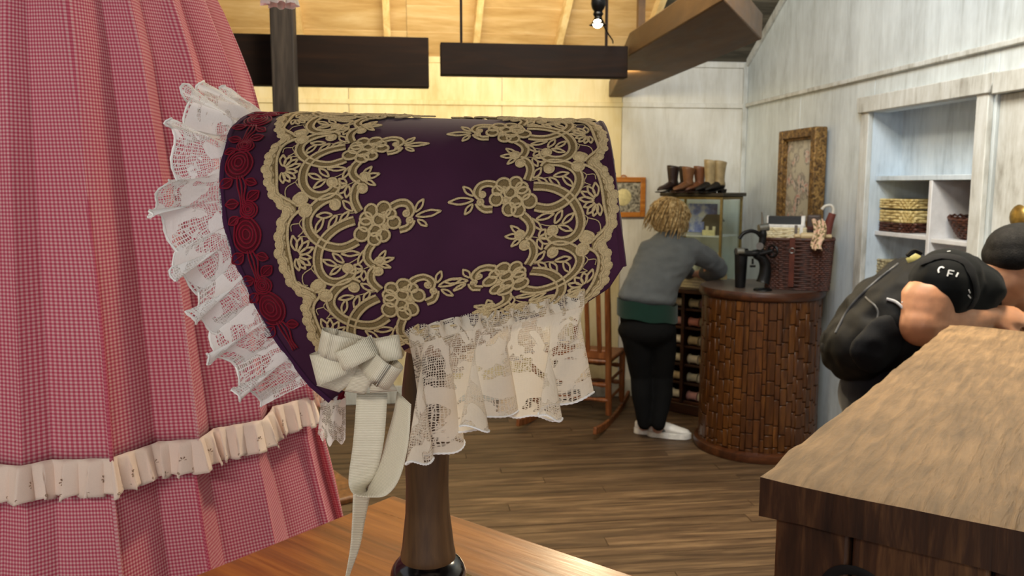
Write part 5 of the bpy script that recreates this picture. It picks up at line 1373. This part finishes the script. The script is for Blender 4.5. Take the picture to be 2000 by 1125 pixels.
def shoe(par, heel, d, mu, ms, mp=None, L=.255):
    B = basis(y=d, z=(0, 0, 1)); r = lambda x, y, z: V(heel)+B @ V((x, y, z))
    def fn(u, v):
        a = v*2*math.pi; y = L*u; w_ = interp([(0, .012), (.06, .026), (.25, .032), (.6, .042), (.85, .04), (.96, .026), (1, .008)], u); h = interp([(0, .05), (.1, .075), (.3, .08), (.5, .066), (.75, .045), (.95, .03), (1, .012)], u)
        return r(w_*math.cos(a), y, .022+h/2+h/2*math.sin(a))
    o = obj('shoe', MB().grid(fn, 26, 20), mu, par)
    sb_ = MB(); nb_ = 30
    ring = []
    for k in range(nb_):
        a = 2*math.pi*k/nb_; y = L/2+(L/2+.006)*math.cos(a); u = max(0, min(1, y/L)); w_ = interp([(0, .012), (.06, .03), (.25, .034), (.6, .046), (.85, .044), (.96, .03), (1, .012)], u)
        ring.append((w_*(1 if math.sin(a) > 0 else -1)*min(1, abs(math.sin(a))*3), y))
    vs = [r(x, y, 0.0005) for x, y in ring]+[r(x*1.03, y, .03+.008*abs(y/L-.5)) for x, y in ring]
    sb_.add(vs, [tuple(range(nb_-1, -1, -1)), tuple(range(nb_, 2*nb_))]+[(i, (i+1) % nb_, nb_+(i+1) % nb_, nb_+i) for i in range(nb_)])
    obj('shoe_sole', sb_, ms, o)
    if mp:
        for sd in (-1, 1): obj('side_patch', MB().ell(r(sd*.031, .08, .052), (.006, .034, .016), B), mp, o)
    return o
def torso(secs, z, n=6):
    """smooth trunk: overlapping flattened ellipsoids interpolated between (centre, half width, half depth) sections"""
    out = []
    for (c0, a0, b0), (c1, a1, b1) in zip(secs, secs[1:]):
        for k in range(n):
            t = k/n; out.append(('e', c0.lerp(c1, t), (lerp(a0, a1, t), lerp(b0, b1, t), .06), basis(x=RGT, z=z)))
    c, a, b = secs[-1]; out.append(('e', c, (a, b, .06), basis(x=RGT, z=z))); return out
# ---- woman leaning on the counter
WY = 4.72
def W(px, py, dy=0.0): return at(px, py, WY+dy)
wl, wr_ = atz(1257, 846, 0), atz(1284, 852, 0)
hd = (RGT*.80+FH*.55-V((0, 0, .35))).normalized(); hup = V((RGT.x*.3, RGT.y*.3, 1))
wo_ = thing('person', 'person in grey sweater, black leggings and white shoes leaning on the cabinet', 'person', ((wl.x+wr_.x)/2, (wl.y+wr_.y)/2, 0), 0, None, True)
HC = W(1311, 429, .10)
hp, hr, HB = head_parts(HC, hd, hup, 1.0)
anL, anR = W(1258, 826, .02), W(1286, 828, -.02)
hipL, hipR = W(1247, 632, .0), W(1288, 632, .0)
knL, knR = W(1252, 735, .05), W(1293, 735, .04)
shL, shR = W(1268, 490, .06), W(1350, 488, .04)
elR, wrR = W(1404, 525, .16), W(1368, 535, .30)
elL, wrL = W(1330, 526, .30), W(1350, 536, .36)
body = hp+[('c', [(W(1304, 470, .06), .056), (HC+V((-.01, 0, -.05)), .055)]),
    ('e', W(1303, 505, .05), (.13, .085, .10), basis(x=RGT, z=(0, 0, 1))), ('e', W(1268, 610, .02), (.135, .1, .1), basis(x=RGT, z=(0, 0, 1))),
    ('c', [(W(1303, 505, .05), .085), (W(1283, 550, .03), .09), (W(1268, 600, .02), .1)]),
    ('c', [(shL, .05), (elL, .04), (wrL, .028)]), ('c', [(shR, .055), (elR, .043), (wrR, .03)]),
    ('c', [(hipL, .085), (knL, .052), (anL, .036), (V((wl.x, wl.y, .045)), .034)]), ('c', [(hipR, .085), (knR, .052), (anR, .036), (V((wr_.x, wr_.y, .045)), .034)])]
body += hand_parts(wrR, (wrR-elR).normalized(), V((0, 0, 1)), .95, .35)+hand_parts(wrL, (wrL-elL).normalized(), V((0, 0, 1)), .95, .35, -1)
blob('body', body, m_skinw, wo_, .0085, 4)
face_bits(wo_, hr, HB, 1.0, plain('blond_brow', '#8a6f45', .8))
m_sweat = fabric('grey_knit', '#5b6166', .95, 700, .12, .12, .3, 14); m_green = fabric('dark_green_knit', '#123029', .95, 700, .1, .2); m_legg = fabric('black_legging', '#050608', .9, 900, .15, .0, .1)
tz_ = basis(x=RGT, z=W(1305, 480)-W(1268, 570))
blob('sweater', torso([(W(1264, 582, .02), .176, .125), (W(1272, 558, .025), .166, .125), (W(1284, 535, .035), .168, .125), (W(1298, 508, .045), .18, .12), (W(1306, 488, .055), .165, .105), (W(1306, 473, .06), .105, .085)], V((.12, .08, 1)))+[
    ('c', [(W(1303, 470, .06), .07), (W(1308, 457, .07), .058)]), ('c', [(W(1310, 488, .06), .085), (shR, .072), (W(1382, 506, .1), .064), (elR, .058), (W(1388, 537, .24), .048), (wrR.lerp(elR, .25), .04)]),
    ('c', [(W(1295, 488, .06), .085), (shL, .07), (W(1300, 515, .2), .062), (elL, .055), (wrL.lerp(elL, .25), .04)])], m_sweat, wo_, .009, 6, wr=.006, wf=9, wdir=(1, 1, 1.6))
obj('shirt_hem', MB().grid(lambda u, v: W(1264+.0, lerp(588, 622, v), .02)+RGT*(.181*math.cos(u*2*math.pi)*(1+.012*v))+FH*(.147*math.sin(u*2*math.pi))+V((0, 0, -.02*math.cos(u*2*math.pi)+.004*math.sin(u*40))), 60, 6, True), m_green, wo_, sharp=False)
blob('leggings', [('e', W(1266, 622, .02), (.172, .138, .12), basis(x=RGT, z=(0, 0, 1))), ('e', W(1264, 645, .0), (.176, .145, .10), basis(x=RGT, z=(0, 0, 1))),
    ('c', [(W(1244, 655), .098), (W(1249, 690, .02), .086), (knL, .066), (W(1253, 770, .03), .062), (anL+V((0, 0, .0)), .042)]), ('c', [(W(1290, 655), .098), (W(1292, 690, .02), .088), (knR, .068), (W(1294, 770, .02), .062), (anR, .042)])], m_legg, wo_, .009, 5, wr=.003, wf=10)
m_wsh = plain('white_trainer', '#e6e6e4', .5, 0, .4, .04); m_wso = plain('white_sole', '#f0f0ee', .5); m_wgr = plain('grey_mesh', '#5e6465', .7)
sd_ = (RGT*.97-FH*.22).normalized()
for a in (wl, wr_): shoe(wo_, V((a.x, a.y, 0))-sd_*.055, sd_, m_wsh, m_wso, m_wgr)
# hair: a cap of overlapping tapered locks
def hairmat(nm, c1, c2, c3):
    t = NT(nm); v = t.coords('object', (1, 1, 1)); n = t.noise(v, 60, 3, .6, .5); t.set_b(Base_Color=t.ramp(n, [(.35, hexc(c1)), (.5, hexc(c2)), (.65, hexc(c3))]), Roughness=.7); t.b.inputs['Specular IOR Level'].default_value = .25; t.bump(t.noise(v, 400, 2), .6, .003); return t.m
m_blond = hairmat('blond_hair', '#75603c', '#ac9265', '#d6c297')
hcap = blob('hair', [('e', hr(0, -.025, .036), (.086, .098, .09), HB), ('e', hr(0, -.065, -.01), (.082, .062, .085), HB), ('e', hr(.055, -.01, .0), (.03, .06, .075), HB), ('e', hr(-.055, -.01, .0), (.03, .06, .075), HB)], m_blond, wo_, .008, 4)
lk = MB(); rh = random.Random(21)
for i in range(260):
    th = rh.uniform(.12*math.pi, 1.88*math.pi)+math.pi/2; top = hr(rh.uniform(-.02, .02), -.03+rh.uniform(-.02, .02), .125)
    ex = V((math.cos(th), math.sin(th), 0)); L_ = rh.uniform(.09, .22); P = []; sp_ = rh.uniform(.9, 1.3)
    for k in range(7):
        f = k/6; rad = .02+.083*math.sin(min(1, f*1.25)*math.pi/2)*(1+.14*rh.uniform(-1, 1))*(1+(sp_-1)*f); P.append(hr(ex.x*rad, -.028+ex.y*rad*1.05, .128-.02*f-L_*f**1.7)+V((0, 0, .004*math.sin(f*9+i))))
    lk.tube(P, [.003, .006, .007, .007, .006, .0045, .0015], 5, flat=.6)
obj('hair_locks', lk, m_blond, hcap, sharp=False)
# ---- man bending over, wearing a backpack
MD = 2.35
def Mn(px, py, dd=0.0): return atd(px, py, MD+dd)
pel = Mn(1738, 765)
mo = thing('person', 'person in black T-shirt bending forward behind the rough crate', 'person', (pel.x, pel.y, 0), 0, None, True)
mf = (RGT*.93+FH*.22-V((0, 0, .30))).normalized(); mup = (V((0, 0, 1))+RGT*.12).normalized()
MH = Mn(2000, 533, .04)
mp_, mr_, MB_ = head_parts(MH, mf, mup, 1.12)
cst = Mn(1852, 566, .05); spn = (Mn(1880, 545, .05)-Mn(1738, 760, .0)).normalized()
shN, shF = Mn(1850, 548, -.10), Mn(1868, 556, .2)
elN, wrN = Mn(1800, 634, -.16), Mn(1932, 618, -.10)
elF, wrF = Mn(1880, 660, .20), Mn(1960, 640, .05)
fl = [V((pel.x-.02, pel.y-.06, 0)), V((pel.x+.05, pel.y+.14, 0))]
hn = (RGT*.9+V((0, 0, .35))).normalized()
mb_ = mp_+[('c', [(Mn(1885, 565, .05), .05), (Mn(1920, 560, .05), .062), (Mn(1955, 556, .045), .070), (MH-mf*.04-mup*.03, .074)]),
     ('e', cst, (.07, .13, .11), basis(z=spn, y=FH)), ('c', [(cst, .075), (Mn(1795, 650, .02), .1), (pel, .11)]),
     ('c', [(shN, .068), (Mn(1812, 592, -.14), .074), (elN, .060), (Mn(1855, 632, -.14), .052), (wrN, .031)]), ('c', [(shF, .052), (elF, .046), (wrF, .032)]),
     ('c', [(pel+V((0, -.09, -.03)), .10), (V((fl[0].x+.05, fl[0].y, .5)), .07), (V((fl[0].x, fl[0].y, .09)), .048)]), ('c', [(pel+V((.03, .1, -.03)), .10), (V((fl[1].x+.05, fl[1].y, .5)), .07), (V((fl[1].x, fl[1].y, .09)), .048)])]
mb_ += hand_parts(wrN, (RGT*.95+V((0, 0, .10))).normalized(), (V((0, 0, .8))-FH*.6).normalized(), .98, .75, -1)
mb_ += hand_parts(wrF, (RGT*.9-FH*.2).normalized(), V((0, 0, 1)), .95, .7, 1)
blob('body', mb_, m_skinm, mo, .0072, 4)
face_bits(mo, mr_, MB_, 1.12, plain('black_brow', '#15100d', .8))
m_tee = fabric('black_jersey', '#080b0c', .9, 800, .15, .02, .2, 12); m_jean = fabric('navy_denim', '#0a0d18', .9, 800, .15, .2)
zt_ = basis(z=spn, y=FH)
def mtorso(secs, n=6):
    out = []
    for (c0, a0, b0), (c1, a1, b1) in zip(secs, secs[1:]):
        for k in range(n+1): t = k/n; out.append(('e', c0.lerp(c1, t), (lerp(a0, a1, t), lerp(b0, b1, t), .07), zt_))
    return out
tee = blob('t_shirt', mtorso([(Mn(1752, 722, .0), .115, .17), (Mn(1790, 660, .02), .11, .175), (Mn(1825, 596, .04), .108, .19), (Mn(1856, 562, .05), .102, .19), (Mn(1874, 558, .05), .078, .15)])+[
    ('c', [(Mn(1872, 556, .0), .09), (shN, .088), (Mn(1838, 562, -.125), .090)]), ('c', [(Mn(1868, 556, .12), .085), (shF, .08), (shF.lerp(elF, .45), .078)]), ('c', [(Mn(1872, 558, .05), .088), (Mn(1893, 560, .05), .068)])], m_tee, mo, .008, 4, wr=.006, wf=10)
obj('collar', MB().tube([Mn(1914, 562, .05)+((V((0, 0, 1))*.7-RGT*.35).normalized()*math.cos(a)+FH*math.sin(a))*.066 for a in [k*2*math.pi/28 for k in range(28)]], .010, 8, closed=True, flat=1.6), m_tee, mo)
blob('trousers', [('e', pel+V((0, 0, -.02)), (.128, .175, .13)), ('c', [(pel+V((0, -.09, -.03)), .115), (V((fl[0].x+.05, fl[0].y, .5)), .085), (V((fl[0].x, fl[0].y, .1)), .07)]), ('c', [(pel+V((.03, .1, -.03)), .115), (V((fl[1].x+.05, fl[1].y, .5)), .085), (V((fl[1].x, fl[1].y, .1)), .07)])], m_jean, mo, .011, 4)
m_bks = plain('black_shoe', '#101012', .5)
for a in fl: shoe(mo, V((a.x-.07, a.y, 0)), V((1, .1, 0)), m_bks, m_bks)
m_bhair = hairmat('black_hair', '#040404', '#0c0b0b', '#1c1a19')
hair2 = blob('hair', [('e', mr_(0, -.014, .060), (.081*1.12, .099*1.12, .070*1.12), MB_), ('e', mr_(0, -.06, .04), (.072*1.12, .052*1.12, .052*1.12), MB_), ('e', mr_(.05, -.02, .045), (.032*1.12, .05*1.12, .04*1.12), MB_), ('e', mr_(-.05, -.02, .045), (.032*1.12, .05*1.12, .04*1.12), MB_)], m_bhair, mo, .007, 3)
# white lettering and small marks on the sleeve, laid onto the cloth
dgm = bpy.context.evaluated_depsgraph_get()
bv = BVHTree.FromPolygons([tuple(v.co+V(mo['_w'])) for v in tee.data.vertices], [tuple(p.vertices) for p in tee.data.polygons])
m_wp = plain('white_print', '#d5d8d8', .7)
def mark(strokes, rad):
    mb = MB()
    for st_ in strokes:
        P = []; N_ = []
        for q in catmull([(x, y, 0) for x, y in st_], 4):
            d = ray(q.x, q.y).normalized(); h = bv.ray_cast(CAM, d)
            if h[0] is not None: P.append(h[0]+h[1]*.0015 if h[1].dot(d) < 0 else h[0]-h[1]*.0015); N_.append(h[1])
        if len(P) > 1: mb.tube(P, rad, 5, True, .3, N_)
    if mb.f: obj('sleeve_print', mb, m_wp, tee)
mark([[(1844, 524), (1838, 522), (1833, 527), (1834, 533)]], .0022)
mark([[(1850, 540), (1853, 528)], [(1853, 528), (1863, 530)], [(1852, 534), (1860, 536)]], .0020)
mark([[(1871, 533), (1867, 541)]], .0022)
mark([[(1891, 566), (1894, 572)], [(1890, 576), (1895, 582)], [(1850, 492), (1856, 491)]], .0018)
# backpack
m_pack = fabric('black_nylon', '#070708', .7, 500, .2, .0, .4, 22); m_pack2 = fabric('dark_grey_mesh', '#101114', .8, 300, .25, .0, .4, 25)
pkn = thing('backpack', 'black backpack worn on the bending back', 'backpack', Mn(1700, 640), 0, None, True)
pz = (Mn(1790, 515)-Mn(1640, 690)).normalized(); py_ = FH; Bp = basis(z=pz, y=py_)
pk = blob('main_bag', [('e', Mn(1722, 612, .0), (.085, .15, .165), Bp), ('e', Mn(1680, 660, .0), (.076, .15, .11), Bp), ('e', Mn(1768, 550, .0), (.050, .13, .085), Bp), ('e', Mn(1668, 690, .0), (.066, .14, .075), Bp), ('e', Mn(1730, 660, .0), (.08, .14, .13), Bp)], m_pack, pkn, .008, 3, wr=.011, wf=11)
blob('front_pocket', [('e', Mn(1672, 634, -.0), (.03, .12, .10), Bp), ('e', Mn(1652, 662, -.0), (.032, .12, .07), Bp)], m_pack2, pkn, .008, 3, wr=.008, wf=14)
blob('side_pocket', [('e', Mn(1715, 672, -.13), (.062, .03, .085), Bp)], m_pack2, pkn, .008, 3, wr=.008, wf=14)
bvp = BVHTree.FromPolygons([tuple(v.co+V(pkn['_w'])) for v in pk.data.vertices], [tuple(p.vertices) for p in pk.data.polygons])
def onpack(nm, pts, rad, mat, fl_=.5, off=.003):
    P = []; N_ = []
    for q in catmull([(x, y, 0) for x, y in pts], 5):
        d = ray(q.x, q.y).normalized(); h = bvp.ray_cast(CAM, d)
        p = h[0]+(-d)*off if h[0] is not None else Mn(q.x, q.y, -.17)
        P.append(p); N_.append(-d)
    obj(nm, MB().tube(P, rad, 6, True, fl_, N_), mat, pkn)
m_zip = plain('dark_zip', '#2c2d30', .5); m_yel = plain('yellow_reflector', '#b9b06a', .5); m_rc = plain('light_grey_cord', '#b5b8bd', .6)
onpack('zip', [(1632, 650), (1660, 600), (1705, 555), (1755, 515)], .004, m_zip)
onpack('zip', [(1690, 580), (1715, 610), (1700, 660)], .003, m_zip)
onpack('reflector_patch', [(1773, 512), (1784, 507), (1796, 500)], .012, m_yel, .25)
onpack('cord', [(1732, 584), (1750, 590), (1766, 606), (1780, 635), (1795, 662), (1806, 675)], .004, m_rc, 1, .006)
onpack('cord', [(1762, 592), (1770, 588), (1777, 580)], .004, m_rc, 1, .006)
onpack('haul_loop', [(1772, 500), (1785, 490), (1800, 495)], .006, m_pack, 1, .004)
sp_ = []; sn_ = []
for q in catmull([(1800, 512, 0), (1835, 500, 0), (1880, 508, 0), (1900, 535, 0), (1908, 575, 0), (1896, 600, 0)], 5):
    d = ray(q.x, q.y).normalized(); h = bv.ray_cast(CAM, d)
    if h[0] is not None: sp_.append(h[0]-d*.004); sn_.append(h[1])
obj('shoulder_strap', MB().tube(sp_, .018, 8, True, .25, sn_), m_pack2, pkn)
for o in bpy.data.objects:
    if '_w' in o: del o['_w']
